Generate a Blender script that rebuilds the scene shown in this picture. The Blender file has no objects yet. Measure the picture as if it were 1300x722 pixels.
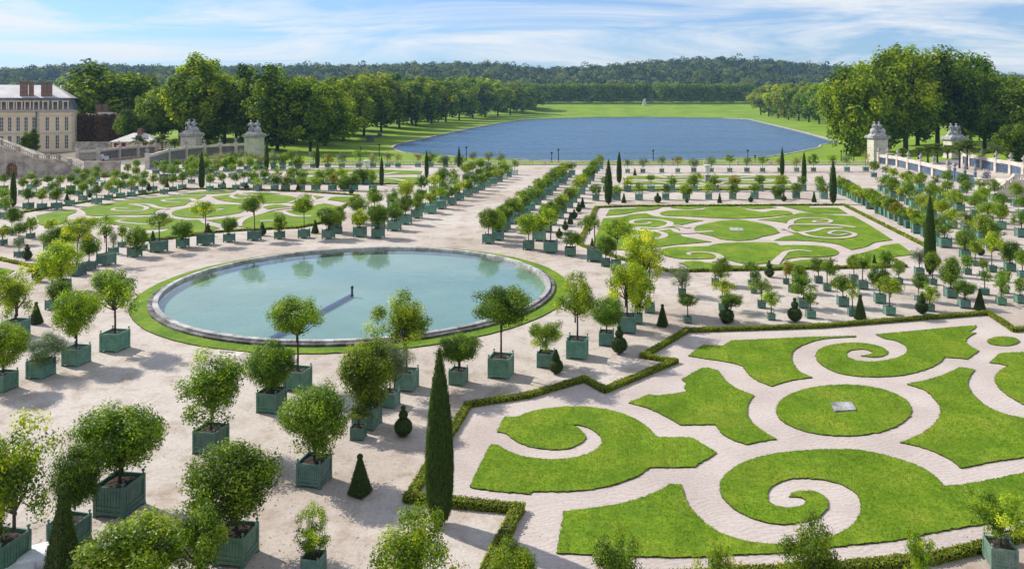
import bpy, bmesh, math, random
import numpy as np
from mathutils import Vector, Matrix
from mathutils.geometry import delaunay_2d_cdt
PI = math.pi
rnd = random.Random(7)
NR = np.random.default_rng(11)
S = bpy.context.scene
C = S.collection

# ------------------------------------------------------------------ camera, sky, sun, exposure
CAM_H, FOC, HOR = 15.0, 975.0, 130.0
cam_d = bpy.data.cameras.new('camera'); cam = bpy.data.objects.new('camera', cam_d); C.objects.link(cam)
cam.location = (0, 0, CAM_H); cam.rotation_euler = (PI/2, 0, 0)
cam_d.sensor_width = 36; cam_d.lens = 27.0; cam_d.shift_y = -231/1300
cam_d.clip_start = 0.5; cam_d.clip_end = 9000
S.camera = cam
SUN_EL = math.radians(40); SUN_AZ = math.radians(-60)      # azimuth from +Y towards +X
w = bpy.data.worlds.new('World'); S.world = w; w.use_nodes = True
nt = w.node_tree; nt.nodes.clear()
def wn(t, **k):
    n = nt.nodes.new(t)
    for a, b in k.items(): setattr(n, a, b)
    return n
wo = wn('ShaderNodeOutputWorld'); bg = wn('ShaderNodeBackground')
sky = wn('ShaderNodeTexSky', sky_type='NISHITA', sun_disc=False, sun_elevation=SUN_EL, sun_rotation=SUN_AZ,
         air_density=1.0, dust_density=0.6, ozone_density=2.2, altitude=100)
tc = wn('ShaderNodeTexCoord')
# thin cirrus: flat noise on a plane high above (direction divided by its height)
sx = wn('ShaderNodeSeparateXYZ'); nt.links.new(tc.outputs['Generated'], sx.inputs[0])
def wm(op, a, b=None, c=None):
    n = wn('ShaderNodeMath', operation=op)
    for i, v in enumerate((a, b, c)):
        if v is None: continue
        if hasattr(v, 'links'): nt.links.new(v, n.inputs[i])
        else: n.inputs[i].default_value = v
    return n.outputs[0]
zz = wm('ADD', wm('MAXIMUM', sx.outputs[2], 0.0), 0.10)
cx = wm('DIVIDE', sx.outputs[0], zz); cy = wm('DIVIDE', sx.outputs[1], zz)
cv = wn('ShaderNodeCombineXYZ'); nt.links.new(cx, cv.inputs[0]); nt.links.new(cy, cv.inputs[1])
mp = wn('ShaderNodeMapping'); mp.inputs['Rotation'].default_value = (0, 0, 0.25); mp.inputs['Scale'].default_value = (0.42, 0.72, 1); mp.inputs['Location'].default_value = (1.3, 0.4, 0)
nt.links.new(cv.outputs[0], mp.inputs[0])
n1 = wn('ShaderNodeTexNoise'); n1.inputs['Scale'].default_value = 1.0; n1.inputs['Detail'].default_value = 10; n1.inputs['Roughness'].default_value = 0.64; n1.inputs['Distortion'].default_value = 1.1
nt.links.new(mp.outputs[0], n1.inputs['Vector'])
rp = wn('ShaderNodeValToRGB'); rp.color_ramp.elements[0].position = 0.41; rp.color_ramp.elements[0].color = (0, 0, 0, 1); rp.color_ramp.elements[1].position = 0.63; rp.color_ramp.elements[1].color = (1, 1, 1, 1)
nt.links.new(n1.outputs[0], rp.inputs[0])
cl_f = wm('MULTIPLY_ADD', rp.outputs[0], 0.74, 0.13)
tint = wn('ShaderNodeMixRGB', blend_type='MULTIPLY'); tint.inputs[0].default_value = 1; tint.inputs[2].default_value = (0.50, 0.72, 1.02, 1)
nt.links.new(sky.outputs[0], tint.inputs[1])
mx = wn('ShaderNodeMixRGB'); mx.inputs[2].default_value = (6.7, 6.8, 6.85, 1)
nt.links.new(cl_f, mx.inputs[0]); nt.links.new(tint.outputs[0], mx.inputs[1])
nt.links.new(mx.outputs[0], bg.inputs[0]); bg.inputs[1].default_value = 0.125
nt.links.new(bg.outputs[0], wo.inputs[0])
sd = bpy.data.lights.new('sun', 'SUN'); sd.energy = 4.7; sd.angle = math.radians(0.55); sd.color = (1.0, 0.955, 0.88)
so = bpy.data.objects.new('sun', sd); C.objects.link(so)
sdir = Vector((math.sin(SUN_AZ)*math.cos(SUN_EL), math.cos(SUN_AZ)*math.cos(SUN_EL), math.sin(SUN_EL)))
so.rotation_euler = sdir.to_track_quat('Z', 'Y').to_euler(); so.location = (0, 0, 200)
S.view_settings.view_transform = 'Standard'; S.view_settings.look = 'None'; S.view_settings.exposure = 0.2; S.view_settings.gamma = 1
S.render.engine = 'CYCLES'
S.cycles.max_bounces = 8; S.cycles.transparent_max_bounces = 12; S.cycles.volume_bounces = 0

# ------------------------------------------------------------------ helpers
def P(x, y, h=0.0):
    """photo pixel -> point of the ground at height h"""
    Z = (CAM_H-h)*FOC/(y-HOR)
    return ((x-650)/FOC*Z, Z, h)
def at(x, y, Z):
    return ((x-650)/FOC*Z, Z, CAM_H-(y-HOR)/FOC*Z)
def link(name, me, parent=None, mat=None):
    o = bpy.data.objects.new(name, me); C.objects.link(o)
    if parent is not None: o.parent = parent
    if mat is not None and me is not None and len(me.materials) == 0: me.materials.append(mat)
    return o
def tag(o, label=None, cat=None, group=None, kind=None):
    if label: o['label'] = label
    if cat: o['category'] = cat
    if group: o['group'] = group
    if kind: o['kind'] = kind
    return o
def empty(name, loc, label, cat, group=None, rz=0):
    o = bpy.data.objects.new(name, None); C.objects.link(o); o.location = loc; o.rotation_euler = (0, 0, rz)
    o.empty_display_size = 0.3
    return tag(o, label, cat, group)
def bm_mesh(bm, name, mat=None, smooth=False):
    me = bpy.data.meshes.new(name); bm.normal_update(); bm.to_mesh(me); bm.free()
    if mat is not None:
        for m in (mat if isinstance(mat, (list, tuple)) else [mat]): me.materials.append(m)
    if smooth: me.polygons.foreach_set('use_smooth', [True]*len(me.polygons))
    return me
def box(bm, c, s, rz=0.0, mi=0, taper=1.0):
    hx, hy, hz = s[0]/2, s[1]/2, s[2]/2
    vs = []
    cr, sr = math.cos(rz), math.sin(rz)
    for dz in (-1, 1):
        k = taper if dz > 0 else 1.0
        for dx, dy in ((-1, -1), (1, -1), (1, 1), (-1, 1)):
            x, y = dx*hx*k, dy*hy*k
            vs.append(bm.verts.new((c[0]+x*cr-y*sr, c[1]+x*sr+y*cr, c[2]+dz*hz)))
    fs = [(3, 2, 1, 0), (4, 5, 6, 7), (0, 1, 5, 4), (1, 2, 6, 5), (2, 3, 7, 6), (3, 0, 4, 7)]
    for f in fs:
        q = bm.faces.new([vs[i] for i in f]); q.material_index = mi
def bar(bm, a, b, wd, ht, mi=0):
    """a beam from a to b, width wd, height ht"""
    a, b = Vector(a), Vector(b); d = (b-a); L = d.length; d.normalize()
    s = d.cross(Vector((0, 0, 1)))
    if s.length < 1e-4: s = Vector((1, 0, 0))
    s.normalize(); u = s.cross(d)
    vs = [bm.verts.new(p+s*i*wd/2+u*j*ht/2) for p in (a, b) for i, j in ((-1, -1), (1, -1), (1, 1), (-1, 1))]
    for f in [(3, 2, 1, 0), (4, 5, 6, 7), (0, 1, 5, 4), (1, 2, 6, 5), (2, 3, 7, 6), (3, 0, 4, 7)]:
        q = bm.faces.new([vs[i] for i in f]); q.material_index = mi
def lathe(bm, prof, c=(0, 0, 0), n=12, mi=0, squash=1.0):
    rings = []
    for r, z in prof:
        rings.append([bm.verts.new((c[0]+r*math.cos(2*PI*k/n), c[1]+squash*r*math.sin(2*PI*k/n), c[2]+z)) for k in range(n)])
    for a, b in zip(rings, rings[1:]):
        for k in range(n):
            f = bm.faces.new((a[k], a[(k+1) % n], b[(k+1) % n], b[k])); f.material_index = mi
    for ring, rev in ((rings[0], True), (rings[-1], False)):
        f = bm.faces.new(ring[::-1] if rev else ring); f.material_index = mi
def tube(bm, pts, rad, n=7, mi=0):
    rings = []
    pts = [Vector(p) for p in pts]
    for i, p in enumerate(pts):
        d = (pts[min(i+1, len(pts)-1)]-pts[max(i-1, 0)]).normalized()
        s = d.cross(Vector((0.13, 0.97, 0.2))).normalized(); u = d.cross(s)
        r = rad[i] if isinstance(rad, (list, tuple)) else rad
        rings.append([bm.verts.new(p+s*r*math.cos(2*PI*k/n)+u*r*math.sin(2*PI*k/n)) for k in range(n)])
    for a, b in zip(rings, rings[1:]):
        for k in range(n):
            f = bm.faces.new((a[k], a[(k+1) % n], b[(k+1) % n], b[k])); f.material_index = mi
    bm.faces.new(rings[0][::-1]).material_index = mi; bm.faces.new(rings[-1]).material_index = mi
def unit(v):
    return v/np.maximum(np.linalg.norm(v, axis=1, keepdims=True), 1e-9)
def leaves(name, c, nrm, size, asp, tint, mat, up=None):
    """diamond leaves: c centres, nrm facing, size half length (arrays); up = direction the leaf points"""
    n = len(c)
    nrm = unit(nrm)
    t = NR.normal(size=(n, 3)) if up is None else up+NR.normal(size=(n, 3))*0.18
    t = unit(t-nrm*np.sum(t*nrm, axis=1, keepdims=True)); b = np.cross(nrm, t)
    s = np.asarray(size).reshape(-1, 1)*np.ones((n, 1))
    v = np.empty((n, 4, 3))
    v[:, 0] = c-t*s; v[:, 1] = c+b*s*asp+t*s*0.1+nrm*s*0.12; v[:, 2] = c+t*s; v[:, 3] = c-b*s*asp+t*s*0.1+nrm*s*0.12
    me = bpy.data.meshes.new(name)
    me.vertices.add(4*n); me.vertices.foreach_set('co', v.reshape(-1).astype(np.float32))
    me.loops.add(4*n); me.loops.foreach_set('vertex_index', np.arange(4*n, dtype=np.int32))
    me.polygons.add(n); me.polygons.foreach_set('loop_start', np.arange(0, 4*n, 4, dtype=np.int32))
    me.update(calc_edges=True); me.validate()
    at_ = me.attributes.new('tint', 'FLOAT', 'FACE'); at_.data.foreach_set('value', np.asarray(tint, dtype=np.float32))
    me.materials.append(mat)
    return me

# ------------------------------------------------------------------ materials
def new_mat(name):
    m = bpy.data.materials.new(name); m.use_nodes = True
    return m, m.node_tree, m.node_tree.nodes['Principled BSDF']
def N(t, ty, **k):
    n = t.nodes.new(ty)
    for a, b in k.items(): setattr(n, a, b)
    return n
def noise(t, scale, detail=4, rough=0.55, vec=None, dist=0.0):
    n = N(t, 'ShaderNodeTexNoise'); n.inputs['Scale'].default_value = scale; n.inputs['Detail'].default_value = detail
    n.inputs['Roughness'].default_value = rough; n.inputs['Distortion'].default_value = dist
    if vec is None:
        tcn = t.nodes.get('OC') or N(t, 'ShaderNodeTexCoord', name='OC'); vec = tcn.outputs['Object']
    t.links.new(vec, n.inputs['Vector'])
    return n.outputs[0]
def ramp(t, f, stops):
    r = N(t, 'ShaderNodeValToRGB'); e = r.color_ramp.elements
    while len(e) < len(stops): e.new(0.5)
    for i, (p, c) in enumerate(stops): e[i].position = p; e[i].color = (*c, 1) if len(c) == 3 else c
    t.links.new(f, r.inputs[0]); return r.outputs[0]
def mix(t, a, b, f, mode='MIX'):
    n = N(t, 'ShaderNodeMixRGB', blend_type=mode)
    for i, v in ((0, f), (1, a), (2, b)):
        if hasattr(v, 'links'): t.links.new(v, n.inputs[i])
        elif isinstance(v, (int, float)): n.inputs[i].default_value = v if i == 0 else (v, v, v, 1)
        else: n.inputs[i].default_value = (*v, 1)
    return n.outputs[0]
def bump(t, b, h, strength, dist=0.02):
    n = N(t, 'ShaderNodeBump'); n.inputs['Strength'].default_value = strength; n.inputs['Distance'].default_value = dist
    t.links.new(h, n.inputs['Height']); t.links.new(n.outputs[0], b.inputs['Normal'])
    return n
def surf_mat(name, cols, scale=1.0, fine=30.0, rough=0.85, bs=0.4, bd=0.02, fine_amt=0.25, spec=0.3):
    """mottled matte surface: three colours by a coarse noise, a fine grain and a bump"""
    m, t, b = new_mat(name)
    c1 = noise(t, scale, 6, 0.6); f = noise(t, fine, 3, 0.6)
    col = ramp(t, c1, [(0.33, cols[0]), (0.5, cols[1]), (0.68, cols[2])])
    g = ramp(t, f, [(0.3, (1-fine_amt,)*3), (0.7, (1+fine_amt,)*3)])
    t.links.new(mix(t, col, g, 1.0, 'MULTIPLY'), b.inputs['Base Color'])
    b.inputs['Roughness'].default_value = rough; b.inputs['Specular IOR Level'].default_value = spec
    if bs: bump(t, b, f, bs, bd)
    return m
def leaf_mat(name, dark, mid, light, trans=0.35, rough=0.45, spec=0.35, tcol=None):
    m, t, b = new_mat(name)
    a = N(t, 'ShaderNodeAttribute', attribute_name='tint'); oi = N(t, 'ShaderNodeObjectInfo')
    col = ramp(t, a.outputs['Fac'], [(0.0, dark), (0.5, mid), (1.0, light)])
    col = mix(t, col, oi.outputs['Color'], 1.0, 'MULTIPLY')
    t.links.new(col, b.inputs['Base Color'])
    b.inputs['Roughness'].default_value = rough; b.inputs['Specular IOR Level'].default_value = spec
    tr = N(t, 'ShaderNodeBsdfTranslucent'); tm = mix(t, col, tcol or (1.35, 1.3, 0.45), 1.0, 'MULTIPLY'); t.links.new(tm, tr.inputs[0])
    ms = N(t, 'ShaderNodeMixShader'); ms.inputs[0].default_value = trans
    t.links.new(b.outputs[0], ms.inputs[1]); t.links.new(tr.outputs[0], ms.inputs[2])
    t.links.new(ms.outputs[0], t.nodes['Material Output'].inputs[0])
    return m
M = {}
# gravel court: pale crushed stone, browner trodden patches, foot and wheel scuffs
m, t, b = new_mat('gravel')
g1 = noise(t, 0.07, 5, 0.6); g2 = noise(t, 0.6, 6, 0.65, dist=0.6); g3 = noise(t, 4.5, 4, 0.75); g4 = noise(t, 12.0, 4, 0.8)
col = ramp(t, g1, [(0.36, (0.46, 0.385, 0.325)), (0.52, (0.565, 0.495, 0.435)), (0.68, (0.60, 0.54, 0.485))])
col = mix(t, col, ramp(t, g2, [(0.32, (0.76, 0.70, 0.64)), (0.50, (1, 1, 1)), (0.70, (1.06, 1.06, 1.06))]), 1.0, 'MULTIPLY')
col = mix(t, col, ramp(t, g3, [(0.28, (0.80, 0.79, 0.78)), (0.5, (1, 1, 1)), (0.75, (1.10, 1.10, 1.10))]), 1.0, 'MULTIPLY')
col = mix(t, col, ramp(t, g4, [(0.30, (0.66, 0.64, 0.62)), (0.45, (1, 1, 1)), (0.72, (1.12, 1.12, 1.12))]), 1.0, 'MULTIPLY')
mpn = N(t, 'ShaderNodeMapping'); mpn.inputs['Scale'].default_value = (1.6, 0.22, 1); mpn.inputs['Rotation'].default_value = (0, 0, 0.35); t.links.new(t.nodes['OC'].outputs['Object'], mpn.inputs[0])
g5 = noise(t, 1.0, 7, 0.75, mpn.outputs[0], 1.4)
col = mix(t, col, ramp(t, g5, [(0.30, (0.83, 0.80, 0.77)), (0.44, (1, 1, 1)), (0.62, (1.0, 1.0, 1.0)), (0.74, (1.08, 1.08, 1.07))]), 1.0, 'MULTIPLY')
col = mix(t, col, (0.93, 0.925, 0.91), 1.0, 'MULTIPLY')
t.links.new(col, b.inputs['Base Color']); b.inputs['Roughness'].default_value = 0.95; b.inputs['Specular IOR Level'].default_value = 0.15
bump(t, b, mix(t, g3, g4, 0.5), 0.9, 0.03); M['gravel'] = m
# raked gravel between the turf pieces: pinker, with rake strokes
m, t, b = new_mat('raked_gravel')
g1 = noise(t, 0.25, 5, 0.6); g3 = noise(t, 7.0, 5, 0.8)
tcn = t.nodes['OC']
mpn = N(t, 'ShaderNodeMapping'); mpn.inputs['Rotation'].default_value = (0, 0, -0.25); t.links.new(tcn.outputs['Object'], mpn.inputs[0])
wv = N(t, 'ShaderNodeTexWave', wave_type='BANDS', bands_direction='Y'); wv.inputs['Scale'].default_value = 1.5; wv.inputs['Distortion'].default_value = 16; wv.inputs['Detail'].default_value = 3; wv.inputs['Detail Scale'].default_value = 0.5
t.links.new(mpn.outputs[0], wv.inputs['Vector'])
col = ramp(t, g1, [(0.35, (0.47, 0.395, 0.35)), (0.55, (0.54, 0.465, 0.415)), (0.7, (0.575, 0.505, 0.455))])
col = mix(t, col, ramp(t, wv.outputs[0], [(0.2, (0.94, 0.93, 0.92)), (0.7, (1.03, 1.03, 1.03))]), 1.0, 'MULTIPLY')
col = mix(t, col, ramp(t, g3, [(0.3, (0.76, 0.73, 0.71)), (0.5, (1, 1, 1)), (0.75, (1.12, 1.12, 1.12))]), 1.0, 'MULTIPLY')
t.links.new(col, b.inputs['Base Color']); b.inputs['Roughness'].default_value = 0.95; b.inputs['Specular IOR Level'].default_value = 0.15
bump(t, b, mix(t, wv.outputs[0], g3, 0.8), 0.8, 0.03); M['raked'] = m
# turf: laid in strips, slightly different greens, short blades
m, t, b = new_mat('turf')
g1 = noise(t, 0.35, 5, 0.6); g3 = noise(t, 2.2, 6, 0.75); g4 = noise(t, 8.0, 5, 0.8)
mpn = N(t, 'ShaderNodeMapping'); mpn.inputs['Rotation'].default_value = (0, 0, 0.21); t.links.new(t.nodes['OC'].outputs['Object'], mpn.inputs[0])
br = N(t, 'ShaderNodeTexBrick'); br.inputs['Scale'].default_value = 1.0; br.inputs['Brick Width'].default_value = 1.0; br.inputs['Row Height'].default_value = 2.4
br.inputs['Mortar Size'].default_value = 0.03; br.inputs['Mortar Smooth'].default_value = 1.0
br.inputs['Color1'].default_value = (0.80, 0.83, 0.72, 1); br.inputs['Color2'].default_value = (1.12, 1.08, 1.1, 1); br.inputs['Mortar'].default_value = (0.72, 0.72, 0.66, 1)
t.links.new(mpn.outputs[0], br.inputs['Vector'])
col = ramp(t, g1, [(0.34, (0.110, 0.205, 0.007)), (0.5, (0.150, 0.250, 0.010)), (0.70, (0.225, 0.285, 0.022))])
col = mix(t, col, br.outputs[0], 0.8, 'MULTIPLY')
col = mix(t, col, ramp(t, g3, [(0.25, (0.70, 0.76, 0.62)), (0.5, (1, 1, 1)), (0.78, (1.35, 1.2, 1.25))]), 1.0, 'MULTIPLY')
col = mix(t, col, ramp(t, g4, [(0.30, (0.42, 0.50, 0.42)), (0.5, (1, 1, 1)), (0.72, (1.5, 1.38, 1.5))]), 1.0, 'MULTIPLY')
t.links.new(col, b.inputs['Base Color']); b.inputs['Roughness'].default_value = 0.8; b.inputs['Specular IOR Level'].default_value = 0.15
bump(t, b, mix(t, g3, g4, 0.65), 1.0, 0.05); M['turf'] = m
M['soil'] = surf_mat('soil', [(0.028, 0.02, 0.015), (0.05, 0.036, 0.026), (0.085, 0.062, 0.046)], 4, 25, 0.95, 0.9, 0.03, 0.5)
M['turf_edge'] = surf_mat('turf_edge', [(0.03, 0.025, 0.01), (0.045, 0.035, 0.014), (0.07, 0.06, 0.02)], 3, 30, 0.95, 0.8)
M['lawn'] = surf_mat('lawn', [(0.14, 0.24, 0.010), (0.19, 0.30, 0.016), (0.24, 0.34, 0.030)], 0.035, 0.8, 0.85, 0.3, 0.2, 0.18, 0.15)
M['woodland'] = surf_mat('woodland_floor', [(0.02, 0.035, 0.015), (0.03, 0.05, 0.02), (0.05, 0.07, 0.03)], 0.02, 0.3, 0.9, 0)
M['dry'] = surf_mat('dry_ground', [(0.10, 0.11, 0.04), (0.20, 0.16, 0.10), (0.30, 0.25, 0.19)], 0.12, 1.5, 0.9, 0.2)
M['asphalt'] = surf_mat('asphalt', [(0.16, 0.155, 0.15), (0.2, 0.195, 0.19), (0.24, 0.23, 0.22)], 0.2, 6, 0.9, 0.3)
M['stone'] = surf_mat('limestone', [(0.46, 0.40, 0.335), (0.60, 0.53, 0.45), (0.67, 0.60, 0.525)], 0.7, 6, 0.85, 0.4, 0.03, 0.18)
M['stone_dark'] = surf_mat('weathered_stone', [(0.21, 0.18, 0.15), (0.43, 0.37, 0.305), (0.60, 0.53, 0.44)], 0.55, 5, 0.9, 0.5, 0.04, 0.25)
M['marble'] = surf_mat('marble', [(0.55, 0.55, 0.53), (0.68, 0.68, 0.66), (0.75, 0.75, 0.73)], 1.0, 9, 0.6, 0.2)
M['statue'] = surf_mat('statue_stone', [(0.18, 0.175, 0.175), (0.36, 0.35, 0.34), (0.56, 0.54, 0.52)], 1.3, 5, 0.85, 0.5, 0.05, 0.3)
M['plaster'] = surf_mat('plaster', [(0.80, 0.62, 0.42), (0.86, 0.69, 0.48), (0.88, 0.74, 0.55)], 0.15, 3, 0.85, 0.2, 0.03, 0.08)
M['slate'] = surf_mat('slate', [(0.09, 0.095, 0.115), (0.14, 0.148, 0.175), (0.20, 0.21, 0.24)], 0.5, 6, 0.6, 0.3)
M['zinc'] = surf_mat('zinc_roof', [(0.46, 0.43, 0.41), (0.56, 0.53, 0.50), (0.62, 0.59, 0.56)], 0.2, 2, 0.5, 0.1)
M['brick'] = surf_mat('brick', [(0.18, 0.11, 0.085), (0.24, 0.15, 0.12), (0.31, 0.21, 0.17)], 1.0, 5, 0.9, 0.3)
M['red'] = surf_mat('red_paint', [(0.16, 0.02, 0.02), (0.20, 0.025, 0.025), (0.24, 0.03, 0.03)], 2, 10, 0.6, 0)
M['iron'] = surf_mat('iron_paint', [(0.07, 0.105, 0.155), (0.10, 0.145, 0.21), (0.13, 0.18, 0.25)], 1, 10, 0.5, 0)
M['iron_grey'] = surf_mat('iron_grey', [(0.14, 0.135, 0.13), (0.19, 0.185, 0.18), (0.24, 0.23, 0.22)], 1, 10, 0.6, 0)
M['dark_metal'] = surf_mat('dark_metal', [(0.02, 0.022, 0.025), (0.03, 0.032, 0.035), (0.05, 0.05, 0.05)], 3, 20, 0.5, 0)
M['wood'] = surf_mat('door_wood', [(0.25, 0.12, 0.05), (0.33, 0.17, 0.075), (0.40, 0.22, 0.1)], 2, 12, 0.6, 0)
M['canvas'] = surf_mat('white_canvas', [(0.62, 0.63, 0.64), (0.74, 0.75, 0.76), (0.80, 0.80, 0.80)], 1.5, 9, 0.7, 0.4, 0.04, 0.06)
M['white'] = surf_mat('white_paint', [(0.68, 0.68, 0.66), (0.76, 0.76, 0.74), (0.8, 0.8, 0.78)], 2, 9, 0.6, 0)
M['bark'] = surf_mat('bark', [(0.045, 0.035, 0.028), (0.075, 0.06, 0.048), (0.12, 0.10, 0.08)], 1.5, 8, 0.95, 0.8, 0.03, 0.35)
# green painted tub wood
m, t, b = new_mat('tub_paint')
oi = N(t, 'ShaderNodeObjectInfo'); g1 = noise(t, 1.8, 5, 0.6); g3 = noise(t, 14, 4, 0.7)
col = ramp(t, g1, [(0.3, (0.055, 0.125, 0.093)), (0.5, (0.080, 0.170, 0.127)), (0.72, (0.130, 0.230, 0.176))])
col = mix(t, col, ramp(t, g3, [(0.3, (0.68, 0.70, 0.70)), (0.5, (1, 1, 1)), (0.74, (1.38, 1.30, 1.26))]), 1.0, 'MULTIPLY')
col = mix(t, col, oi.outputs['Color'], 1.0, 'MULTIPLY')
t.links.new(col, b.inputs['Base Color']); b.inputs['Roughness'].default_value = 0.55; b.inputs['Specular IOR Level'].default_value = 0.4
bump(t, b, g3, 0.2, 0.01); M['tub'] = m
# window glass
m, t, b = new_mat('window_glass'); b.inputs['Base Color'].default_value = (0.06, 0.07, 0.08, 1); b.inputs['Roughness'].default_value = 0.12; M['glass'] = m
M['orange_leaf'] = leaf_mat('orange_leaf', (0.030, 0.076, 0.006), (0.150, 0.265, 0.014), (0.38, 0.48, 0.040), 0.54)
M['grey_leaf'] = leaf_mat('grey_leaf', (0.08, 0.12, 0.045), (0.17, 0.225, 0.10), (0.30, 0.35, 0.19), 0.4, tcol=(1.1, 1.15, 0.7))
M['dark_leaf'] = leaf_mat('dark_leaf', (0.020, 0.046, 0.008), (0.058, 0.112, 0.016), (0.14, 0.21, 0.03), 0.35)
M['cypress_leaf'] = leaf_mat('cypress_leaf', (0.020, 0.050, 0.007), (0.062, 0.125, 0.014), (0.15, 0.24, 0.025), 0.36)
M['box_leaf'] = leaf_mat('box_leaf', (0.09, 0.125, 0.008), (0.24, 0.30, 0.018), (0.40, 0.45, 0.035), 0.52)
M['tree_leaf'] = leaf_mat('tree_leaf', (0.030, 0.075, 0.010), (0.160, 0.265, 0.017), (0.42, 0.48, 0.036), 0.52, 0.6, 0.12)
M['hill_leaf'] = leaf_mat('hill_leaf', (0.010, 0.028, 0.010), (0.065, 0.115, 0.028), (0.27, 0.30, 0.075), 0.32, 0.9, 0.0)
M['brown_leaf'] = leaf_mat('brown_leaf', (0.08, 0.045, 0.02), (0.18, 0.105, 0.045), (0.30, 0.185, 0.08), 0.3, tcol=(1.2, 0.9, 0.5))
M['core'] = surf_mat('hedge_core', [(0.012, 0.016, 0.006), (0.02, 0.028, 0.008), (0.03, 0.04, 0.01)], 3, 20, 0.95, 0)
M['blade'] = leaf_mat('grass_blade', (0.09, 0.165, 0.006), (0.155, 0.255, 0.010), (0.26, 0.33, 0.028), 0.4, 0.8, 0.1)
M['litter'] = leaf_mat('fallen_leaf', (0.05, 0.035, 0.02), (0.13, 0.09, 0.045), (0.24, 0.18, 0.08), 0.1, 0.9, 0.0)
M['palm_leaf'] = leaf_mat('palm_leaf', (0.05, 0.085, 0.022), (0.12, 0.18, 0.04), (0.25, 0.32, 0.08), 0.4)
# ------------------------------------------------------------------ ground: terrain, lake, court
LAKE_Z = -3.0
LAKE_PX = [(561,199),(589,202),(650,204),(673,205.4),(729,206.8),(790,206.6),(894,204.5),(970,201.5),(995,198),(1021,193),(1038.5,189),(1041,185.5),(1050,184.3),(1069,183.5),
 (1058,179.5),(1046,176),(1021,169),(995,162.5),(970,156.6),(950,151.7),(919,150.3),(818,149),(754,149.5),(703,151),(670,152.3),(640,156),(600,163.5),(561,172),(513,182.5),(502,186),(498,189),(503,192),(513,195.5),(535,198)]
LAKE = [Vector(P(x, y, LAKE_Z)[:2]) for x, y in LAKE_PX]
LA = np.array([tuple(p) for p in LAKE])
def lake_dist(x, y):
    a = LA; b = np.roll(LA, -1, axis=0); p = np.array([x, y]); d = b-a
    tt = np.clip(np.sum((p-a)*d, axis=1)/np.sum(d*d, axis=1), 0, 1)
    dist = np.min(np.linalg.norm(a+d*tt[:, None]-p, axis=1))
    ins = False
    x0, y0 = a[:, 0], a[:, 1]; x1, y1 = b[:, 0], b[:, 1]
    c = ((y0 > y) != (y1 > y)) & (x < (x1-x0)*(y-y0)/np.where(y1 == y0, 1e-9, y1-y0)+x0)
    return dist, bool(np.sum(c) % 2)
SKY_PX = [(-900,88),(0,90),(100,87),(200,84),(350,88),(450,84),(520,80),(620,85),(700,89),(760,84),(810,80),(900,78),(1000,80),(1080,85),(1150,93),(1300,98),(2200,95)]
def skyline(x):
    return np.interp(x, [a for a, _ in SKY_PX], [b for _, b in SKY_PX])
def sstep(a, b, x):
    k = min(1, max(0, (x-a)/(b-a))); return k*k*(3-2*k)
def ground_h(x, z):
    if z < 186: return -0.3-1.4*(1-sstep(120, 170, z))
    d, ins = lake_dist(x, z)
    lawn = -2.55 if ins else -2.55+2.4*sstep(4, 75, d)
    near = sstep(190, 226, z)
    h = -0.3*(1-near)+lawn*near
    h -= 1.8*sstep(-132, -142, -x if False else x) if False else 1.8*(1-sstep(-146, -132, x))*(1-sstep(300, 380, z))*near
    far = sstep(930, 1150, z)
    h += far*16.5
    if z > 1150:
        px = 650+x/z*FOC
        top = CAM_H+(HOR-skyline(px)-8)/FOC*2100
        k = sstep(1180, 2150, z)
        h = h+(top-h)*k
        h += 6*math.sin(x*0.011+z*0.004)*math.sin(z*0.007)*min(1, (z-1150)/200)
    return h
zs = [-60, 0, 60, 120, 184]+list(np.arange(190, 300, 10))+list(np.arange(310, 900, 24))+list(np.arange(900, 1200, 30))+list(np.arange(1220, 2600, 80))+[2700, 3000, 3500, 4500]
pts = []
for z in zs:
    half = max(320, abs(z)*1.0+120); st = max(14, half/42)
    for x in np.arange(-half, half+1, st):
        d, ins = lake_dist(x, z)
        if z > 186 and z < 1000 and (d < 3 or (ins and d > 3)): continue
        pts.append(Vector((x, z)))
nl = len(LAKE); base = len(pts)
vin = pts+LAKE
edges = [(base+i, base+(i+1) % nl) for i in range(nl)]
vo, eo, fo, *_ = delaunay_2d_cdt(vin, edges, [], 0, 1e-4)
bm = bmesh.new()
bv = [bm.verts.new((p.x, p.y, ground_h(p.x, p.y))) for p in vo]
for f in fo:
    cxx = sum(vo[i].x for i in f)/3; cyy = sum(vo[i].y for i in f)/3
    if lake_dist(cxx, cyy)[1]: continue
    q = bm.faces.new([bv[i] for i in f]); q.material_index = 1 if cyy > 1125 else 2 if (cxx < -84 and cyy < 262) else 0
for f in bm.faces:
    if f.normal.z < 0: f.normal_flip()
terrain = link('terrain', bm_mesh(bm, 'terrain', [M['lawn'], M['woodland'], M['dry']], True)); tag(terrain, kind='structure')
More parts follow.
